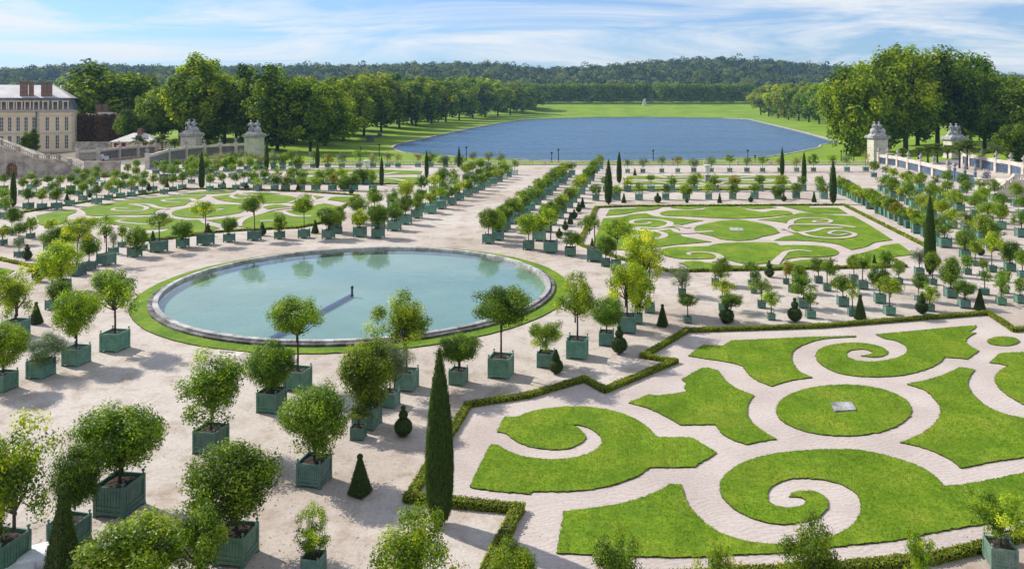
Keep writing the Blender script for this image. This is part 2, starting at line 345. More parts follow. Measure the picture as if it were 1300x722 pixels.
# lake water
m, t, b = new_mat('lake_water')
n1_ = noise(t, 0.05, 3, 0.5); n2_ = noise(t, 0.35, 6, 0.8); mp_ = N(t, 'ShaderNodeMapping'); mp_.inputs['Scale'].default_value = (0.006, 0.035, 1); t.links.new(t.nodes['OC'].outputs['Object'], mp_.inputs[0]); n3_ = noise(t, 1.0, 6, 0.7, mp_.outputs[0])
b.inputs['Base Color'].default_value = (0.050, 0.130, 0.235, 1); b.inputs['IOR'].default_value = 1.33
t.links.new(ramp(t, n3_, [(0.36, (0.14,)*3), (0.64, (0.40,)*3)]), b.inputs['Roughness'])
bump(t, b, mix(t, n1_, n2_, 0.8), 1.0, 1.1); M['lake'] = m
cen = sum(LAKE, Vector((0, 0)))/nl
bm = bmesh.new(); bm.faces.new([bm.verts.new((p.x+(p-cen).normalized().x*0.4, p.y+(p-cen).normalized().y*0.4, LAKE_Z)) for p in LAKE])
me = bm_mesh(bm, 'lake', M['lake'])
if me.polygons[0].normal.z < 0: me.flip_normals()
tag(link('lake', me), kind='structure')
# stone quay round the lake
bm = bmesh.new()
prev = None
for i in range(nl+1):
    p = LAKE[i % nl]; a = LAKE[(i-1) % nl]; c = LAKE[(i+1) % nl]
    nn = Vector((-(c-a).y, (c-a).x)).normalized()
    if lake_dist(p.x+nn.x*2, p.y+nn.y*2)[1]: nn = -nn
    ring = [bm.verts.new((p.x-nn.x*0.15, p.y-nn.y*0.15, -3.4)), bm.verts.new((p.x-nn.x*0.15, p.y-nn.y*0.15, -2.35)),
            bm.verts.new((p.x+nn.x*0.75, p.y+nn.y*0.75, -2.35)), bm.verts.new((p.x+nn.x*0.75, p.y+nn.y*0.75, -3.0))]
    if prev:
        for k in range(3): bm.faces.new((prev[k], prev[k+1], ring[k+1], ring[k]))
    prev = ring
q = link('stone_quay', bm_mesh(bm, 'stone_quay', M['stone_dark'])); tag(q, 'low weathered stone quay edging the big blue lake', 'quay')

def sheet(name, poly, z, mat, kind='structure'):
    bm = bmesh.new(); f = bm.faces.new([bm.verts.new((x, y, z)) for x, y in poly]); bm.normal_update()
    if f.normal.z < 0: f.normal_flip()
    return tag(link(name, bm_mesh(bm, name, mat)), kind=kind)
# the pool hole in the court: court as a ring-cut polygon
PC = Vector((-12.3, 62.7)); PR = 15.8
bm = bmesh.new()
outer = [Vector(p) for p in ((-150, 4), (-40, 4), (40, 4), (150, 4), (150, 90), (150, 184), (40, 184.5), (-78, 184.5), (-150, 184), (-150, 90))]
circ = [PC+Vector((math.cos(2*PI*k/72), math.sin(2*PI*k/72)))*(PR-0.5) for k in range(72)]
allp = outer+circ+[Vector((x, y)) for x in range(-135, 140, 15) for y in range(15, 180, 15) if (Vector((x, y))-PC).length > PR+3]
ed = [(i, (i+1) % 10) for i in range(10)]+[(10+k, 10+(k+1) % 72) for k in range(72)]
vo, eo, fo, *_ = delaunay_2d_cdt(allp, ed, [], 0, 1e-5)
bv = [bm.verts.new((p.x, p.y, 0)) for p in vo]
for f in fo:
    c_ = sum((vo[i] for i in f), Vector((0, 0)))/3
    if (c_-PC).length < PR-0.52: continue
    q = bm.faces.new([bv[i] for i in f]); q.normal_update()
    if q.normal.z < 0: q.normal_flip()
court = link('gravel_court', bm_mesh(bm, 'gravel_court', M['gravel'])); tag(court, kind='structure')

# ------------------------------------------------------------------ curves and turf pieces
def spline(pts, step, closed=True):
    """world polyline through pts; (x, y, 1) marks a corner"""
    n = len(pts); out = []
    p = [Vector(q[:2]) for q in pts]; cor = [len(q) > 2 for q in pts]
    for i in range(n if closed else n-1):
        a, b = p[i], p[(i+1) % n]
        pa = a if cor[i] or (not closed and i == 0) else p[(i-1) % n]
        pb = b if cor[(i+1) % n] or (not closed and i+1 == n-1) else p[(i+2) % n]
        L = (b-a).length
        def tang(q0, q1, q2):
            d0, d1 = (q1-q0).length, (q2-q1).length
            if d0 < 1e-6: return (q2-q1)
            if d1 < 1e-6: return (q1-q0)
            return ((q1-q0)/d0*d1+(q2-q1)/d1*d0)/(d0+d1)*L
        if cor[i] or (not closed and i == 0): t0 = b-a
        else: t0 = tang(pa, a, b)
        if cor[(i+1) % n] or (not closed and i+1 == n-1): t1 = b-a
        else: t1 = tang(a, b, pb)
        if t0.length > L: t0 = t0/t0.length*L
        if t1.length > L: t1 = t1/t1.length*L
        k = max(1, int(L/step))
        for j in range(k):
            s = j/k; s2, s3 = s*s, s*s*s
            out.append(a*(2*s3-3*s2+1)+t0*(s3-2*s2+s)+b*(-2*s3+3*s2)+t1*(s3-s2))
    if not closed: out.append(p[-1])
    return out
def gpts(px):
    return [(*P(q[0], q[1])[:2], 1) if len(q) > 2 else P(q[0], q[1])[:2] for q in px]
def turf(px, thick, step, jit, z0=0.004):
    poly = spline(gpts(px), step)
    poly = [p+Vector((rnd.gauss(0, jit), rnd.gauss(0, jit))) for p in poly]
    bm = bmesh.new()
    top = [bm.verts.new((p.x, p.y, z0+thick+rnd.uniform(-.25, .25)*thick)) for p in poly]
    bot = [bm.verts.new((p.x, p.y, z0-0.02)) for p in poly]
    f = bm.faces.new(top); f.normal_update()
    fl = f.normal.z < 0
    if fl: f.normal_flip()
    n = len(poly)
    for i in range(n):
        q = bm.faces.new((bot[i], bot[(i+1) % n], top[(i+1) % n], top[i])); q.material_index = 1
        if fl: q.normal_flip()
    bmesh.ops.triangulate(bm, faces=[f])
    return bm_mesh(bm, 'turf', [M['turf'], M['turf_edge']]), poly
EL = lambda cx, cy, rx, ry, n=20: [(cx+rx*math.cos(2*PI*k/n), cy-ry*math.sin(2*PI*k/n)) for k in range(n)]
c1 = 1
NEAR = {
 'spiral': ('large spiral turf piece with a hook curl beside the tall cypress', [(631,549,1),(640,530,1),(655,530),(670,524.5),(690,520),(720,516.8),(752,518),(781,523),(805,532),(821,542.5),(834,555.6,1),(878.5,556.3,1),(910,575.5,1),(881,593.8,1),(825,594.5,1),(815,602),(792,612),(762,620),(729,624),(676,625,1),(672,628,1),(660,626.6),(626,624),(596,619.4,1),(610,590),(623,565,1),(630,565.6),(640,571),(656,578),(675,582),(698,583.7),(726,582),(749,575.5),(762,566.6),(764.4,560),(759,551.4),(749,544.6),(737,541),(716,539,1),(730,542),(739,549),(743.5,555.5),(734,565.4),(721,570),(701,571.7),(678,568.7),(660,563),(649,556.5),(641,550.5)]),
 'scroll': ('broad turf piece with a deep scroll, reaching under the front saplings', [(716,650.4,1),(749,646),(782,641.5),(817.7,631.4),(840.5,621.7),(852,615,1),(864.6,615.6,1),(867.7,625),(873.5,641.5),(888.7,659.3),(911.6,675.8),(939.5,686),(967,690.5),(992,692.5),(1020,690.5),(1056,682),(1079,669.5),(1092,653),(1093,641.5),(1087,627.6),(1069,616),(1046,610),(1021,608),(995,610.6),(980,618.7),(974,629),(978,639),(990,644),(1005.5,645),(1018,642),(1023,636.5),(1018,632.6),(1010.6,631.4),(1001.7,631.4,1),(1008,626.3),(1021,623.8),(1036,625.8),(1048.7,632.6),(1051.7,641.5),(1046,651.7),(1033.5,659.3),(1010.6,665),(990,666),(976,664.4),(954,658),(936,649.6),(922,638),(915,626),(913.6,618),(918,607),(928,597),(944,588),(964,581),(988,576),(1016,573),(1059,571),(1092,572.5),(1122,578),(1147.7,585.7),(1170.5,594.6),(1185.7,604.7),(1198.4,618,1),(1224,615.6),(1257,609.8),(1300,601),(1335,593,1),(1335,654,1),(1183,677),(1140,686),(1067.7,694),(991.6,702.4),(940,705),(854,708.4),(822,707.5),(749,705),(706.5,703,1)]),
 'fan': ('pointed fan of turf between the spiral piece and the round lawn', [(798,512,1),(823,501.6,1),(829,502.6),(854,500.4),(872,498,1),(868.5,492),(871,487),(865,482.4,1),(890,468,1),(898,467.6),(912,471,1),(918,480),(928,489),(940,496),(958,503,1),(952,509),(949,518),(950,528),(956,538),(963,544),(972,550),(986,558,1),(966,561),(947,565,1),(930,559),(918,552),(909,541,1),(908,539.4,1),(864,540,1),(846,530),(828,521),(810,515)]),
 'wing': ('wing of turf with a long thin top strip below the clipped hedge', [(873.6,452.4,1),(892,438.4,1),(918,440,1),(928,433,1),(960,431.6),(1000,429.6),(1086,426.6,1),(1086,428.4,1),(1060,429.4),(1046,430.8),(1023,437),(1008,446),(1004.8,453.6),(1008,463.8),(1018,474),(1031,479.5,1),(1003,484),(980,491,1),(966,486),(954,479),(946,470),(943,465,1),(920,459.4),(896,456)]),
 'curl': ('turf piece curling into a tight spiral below the hedge corner', [(1112,425,1),(1140,422.4),(1180,418.6),(1220,415),(1239.6,413.6,1),(1237,418),(1229,421.6,1),(1239.6,423,1),(1230,428),(1226,433),(1230,439),(1243,446,1),(1228,456.6,1),(1214,455),(1199,454,1),(1195,459),(1184,466),(1168,472),(1144,477),(1116,479),(1088,478),(1064,474),(1048,467),(1040,461),(1036,451),(1040,444.7),(1053.7,439),(1076.6,436),(1102,437),(1119.7,441.4),(1127,447.3),(1122,452.3),(1109.6,454),(1093,452.3,1),(1104.5,450.3),(1107,447.3),(1097,444),(1084,444.7),(1075,448.5),(1076.6,453.6),(1086.7,458),(1107,459.7),(1127,457.4),(1145,452.3),(1152,444.7),(1147.7,438),(1137.5,433.3),(1122,430)]),
 'disc': ('round lawn with the pale stone slab at its middle', EL(1071, 521.5, 86, 32.5, 40)),
 'wedge': ('wide wedge of turf sweeping between round lawn and raked path', [(1151.3,488.3,1),(1180,482),(1204,474),(1218,467,1),(1228,468),(1238,470,1),(1233,476),(1229,486),(1233,498),(1242,508),(1254,517),(1268,523.5),(1280,527),(1300,531.4),(1335,538,1),(1335,573,1),(1300,581),(1260,587),(1240,591),(1220,595,1),(1208,585),(1194,578),(1178,571),(1162,566.4),(1143,562.4,1),(1160,556),(1178,546),(1188,537),(1193,528),(1193.6,520),(1192,514),(1185.7,507),(1173,495.5)]),
 'lobe': ('rounded lobe of turf cut off by the frame below the small oval', [(1256,461,1),(1270,449,1),(1300,447.6),(1335,447,1),(1335,521,1),(1300,514.6),(1287,507),(1269.5,494),(1263,484),(1265.7,475),(1274.6,467.6),(1280,465,1),(1268,462.4)]),
 'oval': ('small oval of turf near the hedge corner', EL(1274, 433.6, 20.5, 5.8, 24)),
}
raked = sheet('raked_gravel', [P(*q)[:2] for q in [(519,636),(594,517),(670,505),(742,484),(768,498),(856,461),(817,454),(872,422),(1040,416),(1255,399),(1288,422),(1420,403),(1500,640),(1300,682),(1183,713),(1092,722),(700,746),(612,742),(658,650)]], 0.004, M['raked'])
near_polys = []
for k, (lab, px) in NEAR.items():
    me, poly = turf(px, 0.05, 0.14, 0.018, 0.008)
    near_polys.append(poly)
    tp = tag(link('turf_piece', me), lab, 'lawn', 'turf pieces of the near scrollwork bed')
    # short blades standing on the turf, and ragged along its edge
    pa = np.array([tuple(p) for p in poly]); lo, hi = pa.min(0), pa.max(0); hi = np.minimum(hi, [40, 60])
    n = int((hi-lo).prod()*230); q = lo+(hi-lo)*NR.random((n, 2))
    x0, y0 = pa[:, 0], pa[:, 1]; x1, y1 = np.roll(x0, -1), np.roll(y0, -1); ins = np.zeros(n, bool)
    for a0, b0, a1, b1 in zip(x0, y0, x1, y1):
        if b0 != b1: ins ^= ((b0 > q[:, 1]) != (b1 > q[:, 1])) & (q[:, 0] < (a1-a0)*(q[:, 1]-b0)/(b1-b0)+a0)
    q = q[ins]; m_ = int(len(poly)*5); k_ = NR.integers(0, len(pa), m_); e_ = pa[k_]+(np.roll(pa, -1, axis=0)[k_]-pa[k_])*NR.random((m_, 1))+NR.normal(size=(m_, 2))*0.025
    zq = np.concatenate([np.full(len(q), 0.068), np.full(m_, 0.055)]); q = np.concatenate([q, e_])
    c3 = np.concatenate([q, zq[:, None]], 1); nb = len(c3)
    az = NR.uniform(0, 2*PI, nb); nrm = np.stack([np.cos(az), np.sin(az), NR.uniform(0.1, 0.7, nb)], 1)
    big = np.sin(q[:, 0]*0.9+q[:, 1]*0.37)*np.sin(q[:, 1]*0.8-q[:, 0]*0.3)
    u_ = q[:, 0]*math.cos(.21)+q[:, 1]*math.sin(.21); v_ = -q[:, 0]*math.sin(.21)+q[:, 1]*math.cos(.21)
    iu, iv = np.floor(u_/0.9), np.floor(v_/2.2); hs_ = np.modf(np.abs(np.sin(iu*12.9898+iv*78.233)*43758.5453))[0]
    ju = np.minimum(np.modf(np.abs(u_/0.9))[0], 1-np.modf(np.abs(u_/0.9))[0])*0.9; jv = np.minimum(np.modf(np.abs(v_/2.2))[0], 1-np.modf(np.abs(v_/2.2))[0])*2.2
    joint = ((ju < 0.05) | (jv < 0.05))*NR.random(nb)
    pat = np.sin(q[:, 0]*2.3+1.1*np.sin(q[:, 1]*1.7))*np.sin(q[:, 1]*2.9+np.sin(q[:, 0]*1.3))
    big = 0.5*big+0.9*(hs_-0.5)*1.3+0.6*pat-1.5*joint
    gb = leaves('grass_blades', c3, nrm, 0.022*NR.uniform(.6, 1.35, nb), 0.55, np.clip(0.46+0.15*big+0.2*NR.normal(size=nb), 0, 1), M['blade'], np.tile([0, 0, 1.0], (nb, 1)))
    tag(link('grass_blades', gb, tp), kind='stuff')
# slab
bm = bmesh.new(); v = [bm.verts.new((*P(x, y)[:2], 0.13)) for x, y in ((1054,514),(1081,512.6),(1087,522.4),(1060,524.6))]
f = bm.faces.new(v); f.normal_update()
if f.normal.z < 0: f.normal_flip()
r_ = bmesh.ops.extrude_face_region(bm, geom=[f]); bmesh.ops.translate(bm, vec=(0, 0, -0.07), verts=[e for e in r_['geom'] if isinstance(e, bmesh.types.BMVert)])
bmesh.ops.recalc_face_normals(bm, faces=bm.faces)
tag(link('stone_slab', bm_mesh(bm, 'stone_slab', M['statue'])), 'pale square stone slab set in the round lawn', 'slab')

def ribbon(px, wd, z):
    pts = spline(gpts(px), 0.5, closed=False); bm = bmesh.new(); pr = None
    for i, p in enumerate(pts):
        d = (pts[min(i+1, len(pts)-1)]-pts[max(i-1, 0)]).normalized(); s = Vector((-d.y, d.x))
        k = wd if not isinstance(wd, tuple) else wd[0]+(wd[1]-wd[0])*i/max(1, len(pts)-1)
        r = (bm.verts.new((*(p+s*k/2), z)), bm.verts.new((*(p-s*k/2), z)))
        if pr:
            f = bm.faces.new((pr[1], r[1], r[0], pr[0]))
        pr = r
    bm.normal_update()
    for f in bm.faces:
        if f.normal.z < 0: f.normal_flip()
    return bm_mesh(bm, 'gravel_path', M['raked'])
def bed(name, outline, pieces, ribs, group, th=0.06):
    sheet('raked_gravel', [P(*q)[:2] for q in outline], 0.004, M['raked'])
    for lab, px in pieces:
        me, _ = turf(px, th, 0.35, 0.012, 0.008)
        tag(link('turf_piece', me), lab, 'lawn', group)
    for i_, (px, wd) in enumerate(ribs):
        tag(link('gravel_path', ribbon(px, wd, 0.008+th*1.35+0.004*i_)), kind='structure')
bed('mid', [(735,311),(757,264),(1071,261),(1176,313),(1148,338.5),(851,344.5),(820,330)], [
 ('thin corner turf strip by the far hedge beside the alley cypress', [(769,274.2,1),(774,266,1),(808,264.6,1),(808,262,1),(844,261.4,1),(828,267),(806,269.3),(794,272)]),
 ('double curled turf piece along the alley side of the middle bed', [(766,277.5,1),(789,275.6),(802,272.8),(820,271,1),(832,275),(860,277.6),(893,280.4,1),(878,283),(865,286,1),(850,287.5),(862,290.5,1),(863,297,1),(866,300),(880,303),(903,307.4,1),(884,309),(860,311),(836,314),(800,318),(770,316),(753,308,1)]),
 ('broad scalloped turf piece at the front of the middle bed', [(839,321),(842,317),(852,314.4),(880,313.6),(899,313,1),(910,310),(940,308.4),(960,308),(986,309,1),(990,312,1),(1020,311.6),(1044,313),(1060,317),(1065,321),(1058,325),(1040,327),(1015,327),(996,330),(978,334),(960,335.5),(946,335),(930,332),(916,328.6),(897,329),(880,329.6),(860,328.4),(846,325.6)]),
 ('low turf border in front of the scalloped piece', [(862,334,1),(880,332),(900,334),(925,337),(950,338.5),(970,338.7),(987,336.6),(1000,334),(1012,331.5),(1030,329.8),(1033,339.5,1),(985,341),(880,342.5,1)]),
 ('corner turf piece of the middle bed by the tall slim cypress', [(1082,325,1),(1100,320),(1113,316.5),(1120,312.6),(1141,309.4,1),(1160,323.5,1),(1134,326.5,1),(1118,336,1),(1078,338.5,1)]),
 ('large double curled turf piece beside the long straight hedge', [(963,279.3,1),(990,276.2),(1005,273,1),(1022,270.4),(1054,273),(1084,275,1),(1110,290),(1133,305,1),(1112,308),(1098,314),(1081,317.6,1),(1060,310),(1036,307),(983,305.6,1),(995,301),(1008,298.4,1),(1004,290),(1003,284,1),(985,281.5)]),
 ('scalloped round lawn with a pale slab, centre of the middle bed', [(881,291),(884,287.5,1),(895,284.5),(906,282.5),(914,281,1),(938,279.6),(964,283.2,1),(978,287),(990,295.6,1),(980,298.5),(968,300.6,1),(958,304),(936,306),(914,303.8,1),(905,300.5),(888,297,1)]),
 ('winged turf piece beyond the scalloped round lawn', [(838,271),(848,268),(875,267),(892,266.5,1),(900,263.6),(920,262.4),(940,263.6),(950,267,1),(968,269.5),(985,267.2),(998,268),(1006,271),(985,275),(960,277),(932,278),(888,276,1),(868,275),(844,274)]),
 ('slim turf strip by the far hedge, alley half', [(851,264,1),(862,261.2,1),(904,261.8,1),(892,264),(868,265.6)]),
 ('slim turf strip by the far hedge, middle stretch', [(932,260.8,1),(970,261),(986,264,1),(958,265.6)]),
 ('turf strip by the far hedge corner', [(989,261,1),(1022,260.4),(1029,264,1),(1064,264,1),(1076,271.6,1),(1040,271),(1010,266)]),
 ], [
 ([(905,294),(863,296),(852,291),(830,293.2),(806,292),(806,290)], 0.8),([(806,292),(812,289.5),(832,290.5),(849,287.5),(862,287.2),(875,290)], 0.8),
 ([(848,288),(850,283),(838,280),(820,279),(802,281.5),(806,285),(822,284.5),(826,282.8)], (0.9, 0.5)),
 ([(806,292),(830,294),(842,297),(838,303),(822,305),(806,303),(812,299.5),(824,300.5)], (0.9, 0.5)),
 ([(908,333.5),(914,326.5),(903,322),(885,321),(873,322.5),(876,324.8)], (0.9, 0.4)),
 ([(982,337),(993,325.5),(1001,320),(1014,318.5),(1031,320.3)], (0.9, 0.4)),
 ([(995,292),(1003,286),(1030,285.8),(1055,286),(1086,289.5)], 0.8),([(1000,292),(1010,296),(1030,294.5),(1048,290.5),(1070,290)], 0.7),
 ([(1003,285.5),(1006,281),(1018,278),(1040,277.8),(1054,280.5),(1046,284),(1034,283),(1036,281),(1045,280.8)], (0.8, 0.4)),
 ([(1015,296),(1030,301),(1055,303.5),(1080,301.5),(1084,297.5),(1066,294),(1054,298),(1062,299.5),(1075,298)], (0.8, 0.4)),
 ], 'turf pieces of the middle scrollwork bed')
bm = bmesh.new(); x0, y0, _ = P(935, 292); box(bm, (x0, y0, 0.08), (1.5, 2.0, 0.06), -0.2)
tag(link('stone_slab', bm_mesh(bm, 'stone_slab', M['statue'])), 'small pale slab set in the scalloped middle lawn', 'slab')
bed('left', [(36,279),(28,270.6),(120,255),(236,241),(300,241),(380,244),(454,248.5),(412,283),(376,290),(316,293),(272,296),(216,303),(190,306),(120,297),(60,288)], [
 ('corner turf piece at the stair end of the left bed', [(46,274,1),(80,268),(94,267),(96,270,1),(86,274),(84,279),(70,286),(56,286),(49,280)]),
 ('broad turf piece along the outer hedge of the left bed', [(101,265,1),(140,258),(166,254),(210,249.8),(240,248.2),(262,248,1),(252,253),(240,257),(234,261,1),(216,263.5),(200,267),(188,273),(160,273),(120,274.4),(109,273,1),(108,269)]),
 ('low turf piece behind the yellow orange trees of the left bed', [(115,278,1),(140,275.4),(172,276.2),(192,275),(216,277.4),(234,279.5,1),(226,285),(214,290),(184,292),(156,287),(128,283)]),
 ('large oval lawn with a pale slab in the left bed', [(220,269),(240,264),(268,260.3),(290,259.7),(308,260.5),(311,266),(302,271),(288,273.3),(250,277),(228,275.5)]),
 ('front turf piece of the left bed nearest the pool', [(222,281,1),(248,279.4),(258,284),(279,290,1),(262,294),(246,296),(225,298,1),(200,302.5,1),(186,302.6,1),(186,297,1),(205,294.5),(216,289)]),
 ('curled turf piece at the alley corner of the left bed', [(262,280,1),(285,277.5),(306,276,1),(316,274),(340,270),(364,268),(400,261),(412,258.5,1),(433,263,1),(410,279),(392,288),(360,290.5),(316,290,1),(290,286)]),
 ('winged turf piece along the far hedge of the left bed', [(269,250,1),(294,247.4),(312,248),(332,247.2),(358,248),(374,251),(368,257),(332,258.8),(300,257.4),(282,255)]),
 ('thin turf strip under the far hedge of the left bed', [(226,247,1),(256,243.5),(300,242.4,1),(292,245),(250,247)]),
 ('second thin turf strip under the far hedge of the left bed', [(308,245.6,1),(330,244.6),(356,246.2,1),(330,246.6)]),
 ('little turf leaf between oval lawn and alley corner', [(334,263,1),(350,260),(372,263,1),(340,266.2,1)]),
 ('small turf point near the alley end of the left bed', [(398,248.6,1),(412,250,1),(402,253,1)]),
 ('turf lobe at the far alley corner of the left bed', [(416,254,1),(424,250.4),(449,250,1),(437,257,1)]),
 ], [
 ([(214,266),(200,264),(184,259.5),(166,259.2),(175,261),(186,264),(178,268),(160,268.5),(143,267),(148,264.5),(164,265.4)], (0.9, 0.5)),
 ([(248,256),(240,252.8),(226,252.6),(207,254.6),(212,256.6),(228,257)], (0.9, 0.5)),
 ([(192,277),(200,281.5),(184,285),(166,284),(150,280.5),(160,279)], (0.9, 0.5)),
 ([(302,288),(303,283),(312,277),(330,271.5),(350,266.5),(372,264.5)], 1.0),
 ([(356,268),(366,272.5),(380,275.3),(395,275)], 0.9),([(330,281.5),(345,280.8),(354,282.4)], 0.8),
 ([(300,246),(294,250.5),(306,253),(320,251)], 0.7),([(368,258),(380,253),(374,250)], 0.7),
 ], 'turf pieces of the left scrollwork bed')
bm = bmesh.new(); x0, y0, _ = P(274, 267); box(bm, (x0, y0, 0.08), (1.7, 1.7, 0.06), -0.2)
tag(link('stone_slab', bm_mesh(bm, 'stone_slab', M['statue'])), 'small pale slab set in the large oval left lawn', 'slab')
bed('far_right', [(786,242.5),(791,222.5),(1001,222.5),(1012,241)], [
 ('long thin lawn of the far bed, lake edge', [(793,227.5,1),(797,224,1),(900,223.2),(998,223.2,1),(1002,227,1),(900,227.6)]),
 ('long thin lawn of the far bed, middle', [(791,234,1),(793,229.5,1),(900,229.5),(1002,229,1),(1006,233.5,1),(900,234.6)]),
 ('long thin lawn of the far bed, near edge', [(789,241,1),(791,236.5,1),(900,236.8),(1006,236,1),(1010,240,1),(900,241.2)])], [
 ([(835,224),(850,226),(870,225.5),(892,229),(930,226.5),(960,224)], 1.3),([(800,232),(825,230.5),(850,233),(875,231.5),(905,236),(925,231.5),(960,232),(985,230)], 1.1),([(840,239),(870,237.5),(890,241)], 1.0),([(930,239),(955,237),(980,239)], 1.0)], 'lawns of the far bed beyond the middle bed')
bed('far_left', [(370,232.5),(380,214),(500,214),(541,216),(535,234)], [
 ('thin far lawn by the lake balustrade, left bed', [(376,222,1),(382,216,1),(470,215.4),(536,217.5,1),(534,221.5,1),(450,222.5)]),
 ('thin far lawn nearer the trees, left bed', [(371,231,1),(374,224.5,1),(450,225),(534,225.5,1),(530,232,1)])], [
 ([(384,220),(405,218),(430,222),(455,219),(480,222),(505,219)], 1.3),([(400,229),(430,227),(455,231),(490,227),(515,230)], 1.2)], 'lawns of the far left bed')
# a sliver of the near left bed, at the frame edge
sheet('raked_gravel', [P(*q)[:2] for q in [(-60,322),(0,330),(46,340),(20,352),(-60,372)]], 0.004, M['raked'])
me, _ = turf([(-60,334,1),(0,340,1),(18,344,1),(6,351,1),(-60,364,1)], 0.06, 0.3, 0.012, 0.008)
tag(link('turf_piece', me), 'turf corner of the bed cut off by the picture edge', 'lawn')

# ------------------------------------------------------------------ pool
def ring_mesh(name, r0, r1, z, mat, n=160, jit=0.0, zb=None):
    bm = bmesh.new(); A = []; B = []; Cc = []
    for k in range(n):
        a = 2*PI*k/n; d = Vector((math.cos(a), math.sin(a))); p = PC+d*r0; q = PC+d*(r1+rnd.gauss(0, jit))
        A.append(bm.verts.new((*p, z))); B.append(bm.verts.new((*q, z)))
        if zb is not None: Cc.append(bm.verts.new((*q, zb)))
    for k in range(n):
        j = (k+1) % n
        bm.faces.new((A[k], B[k], B[j], A[j]))
        if zb is not None:
            f = bm.faces.new((B[k], Cc[k], Cc[j], B[j])); f.material_index = 1
    return bm_mesh(bm, name, mat)
tag(link('turf_ring', ring_mesh('turf_ring', PR-0.05, 16.95, 0.07, [M['turf'], M['turf_edge']], 260, 0.02, -0.02)), 'narrow ring of turf round the stone pool', 'lawn')
basin = empty('stone_basin', (PC.x, PC.y, 0), 'big round pool basin with a weathered stone coping', 'basin')
NB = 72
def stone_seg(r0, r1, z0, z1, a, gap):
    bm = bmesh.new(); n = 3; V = []
    for i in range(n+1):
        th = -a/2+gap/r1+(a-2*gap/r1)*i/n
        V.append([bm.verts.new((r*math.cos(th), r*math.sin(th), z)) for r, z in ((r0, z0), (r1, z0), (r1, z1-0.02), (r1-0.02, z1), (r0+0.02, z1), (r0, z1-0.02))])
    for i in range(n):
        for k in range(6):
            bm.faces.new((V[i][k], V[i][(k+1) % 6], V[i+1][(k+1) % 6], V[i+1][k]))
    bm.faces.new(V[0][::-1]); bm.faces.new(V[-1])
    bmesh.ops.recalc_face_normals(bm, faces=bm.faces)
    return bm
m, t, b = new_mat('coping_stone')
oi = N(t, 'ShaderNodeObjectInfo'); gp = N(t, 'ShaderNodeNewGeometry').outputs['Position']; g1 = noise(t, 1.1, 6, 0.65, gp, 0.8); g3 = noise(t, 9, 4, 0.7, gp)
col = ramp(t, g1, [(0.36, (0.22, 0.21, 0.20)), (0.48, (0.42, 0.405, 0.39)), (0.66, (0.56, 0.545, 0.53))])
col = mix(t, col, ramp(t, oi.outputs['Random'], [(0, (0.72, 0.71, 0.70)), (1, (1.2, 1.18, 1.16))]), 1.0, 'MULTIPLY')
col = mix(t, col, ramp(t, g3, [(0.3, (0.7, 0.7, 0.7)), (0.7, (1.2, 1.2, 1.2))]), 1.0, 'MULTIPLY')
t.links.new(col, b.inputs['Base Color']); b.inputs['Roughness'].default_value = 0.85; bump(t, b, g3, 0.6, 0.03); M['coping'] = m
m = m.copy(); m.name = 'coping_shaded'; M['coping_shaded'] = m  # darker copy for the outer step: its shade and moss put into the colour
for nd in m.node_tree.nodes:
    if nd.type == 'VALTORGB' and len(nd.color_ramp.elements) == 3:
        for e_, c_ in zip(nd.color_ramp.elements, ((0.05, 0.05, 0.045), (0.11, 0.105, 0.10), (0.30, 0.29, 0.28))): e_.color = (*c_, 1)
cA = bm_mesh(stone_seg(15.08, 15.46, 0.10, 0.34, 2*PI/NB, 0.012), 'coping_stone', M['coping'])
cB = bm_mesh(stone_seg(15.48, 15.8, -0.05, 0.22, 2*PI/NB, 0.012), 'step_stone', M['coping_shaded'])
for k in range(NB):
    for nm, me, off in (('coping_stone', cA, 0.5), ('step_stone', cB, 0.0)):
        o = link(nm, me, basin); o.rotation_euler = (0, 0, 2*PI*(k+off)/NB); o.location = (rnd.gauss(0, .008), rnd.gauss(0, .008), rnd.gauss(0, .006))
bm = bmesh.new(); r1 = []; r2 = []; r3 = []
for k in range(96):
    d = (math.cos(2*PI*k/96), math.sin(2*PI*k/96))
    r1.append(bm.verts.new((15.35*d[0], 15.35*d[1], 0.28))); r2.append(bm.verts.new((15.12*d[0], 15.12*d[1], 0.28))); r3.append(bm.verts.new((15.11*d[0], 15.11*d[1], -0.9)))
for k in range(96):
    j = (k+1) % 96
    bm.faces.new((r1[k], r1[j], r2[j], r2[k])); bm.faces.new((r2[k], r2[j], r3[j], r3[k]))
bmesh.ops.recalc_face_normals(bm, faces=bm.faces)
link('inner_wall', bm_mesh(bm, 'inner_wall', M['stone_dark']), basin)
m = surf_mat('pool_floor', [(0.150, 0.235, 0.180), (0.185, 0.275, 0.212), (0.235, 0.325, 0.258)], 0.12, 3, 0.9, 0, fine_amt=0.05); M['pool_floor'] = m
bm = bmesh.new(); bm.faces.new([bm.verts.new((15.115*math.cos(2*PI*k/96), 15.115*math.sin(2*PI*k/96), -0.3)) for k in range(96)])
link('basin_floor', bm_mesh(bm, 'basin_floor', m), basin)
m = bpy.data.materials.new('pool_water'); m.use_nodes = True; t = m.node_tree; t.nodes.clear()
out = N(t, 'ShaderNodeOutputMaterial'); tr = N(t, 'ShaderNodeBsdfTransparent'); gl = N(t, 'ShaderNodeBsdfGlossy'); ms = N(t, 'ShaderNodeMixShader')
tr.inputs[0].default_value = (0.90, 0.975, 0.97, 1); gl.inputs['Roughness'].default_value = 0.03; gl.inputs['Color'].default_value = (1, 1, 1, 1)
g1 = noise(t, 0.9, 3, 0.5, dist=0.4); bn = N(t, 'ShaderNodeBump'); bn.inputs['Strength'].default_value = 0.12; bn.inputs['Distance'].default_value = 0.08
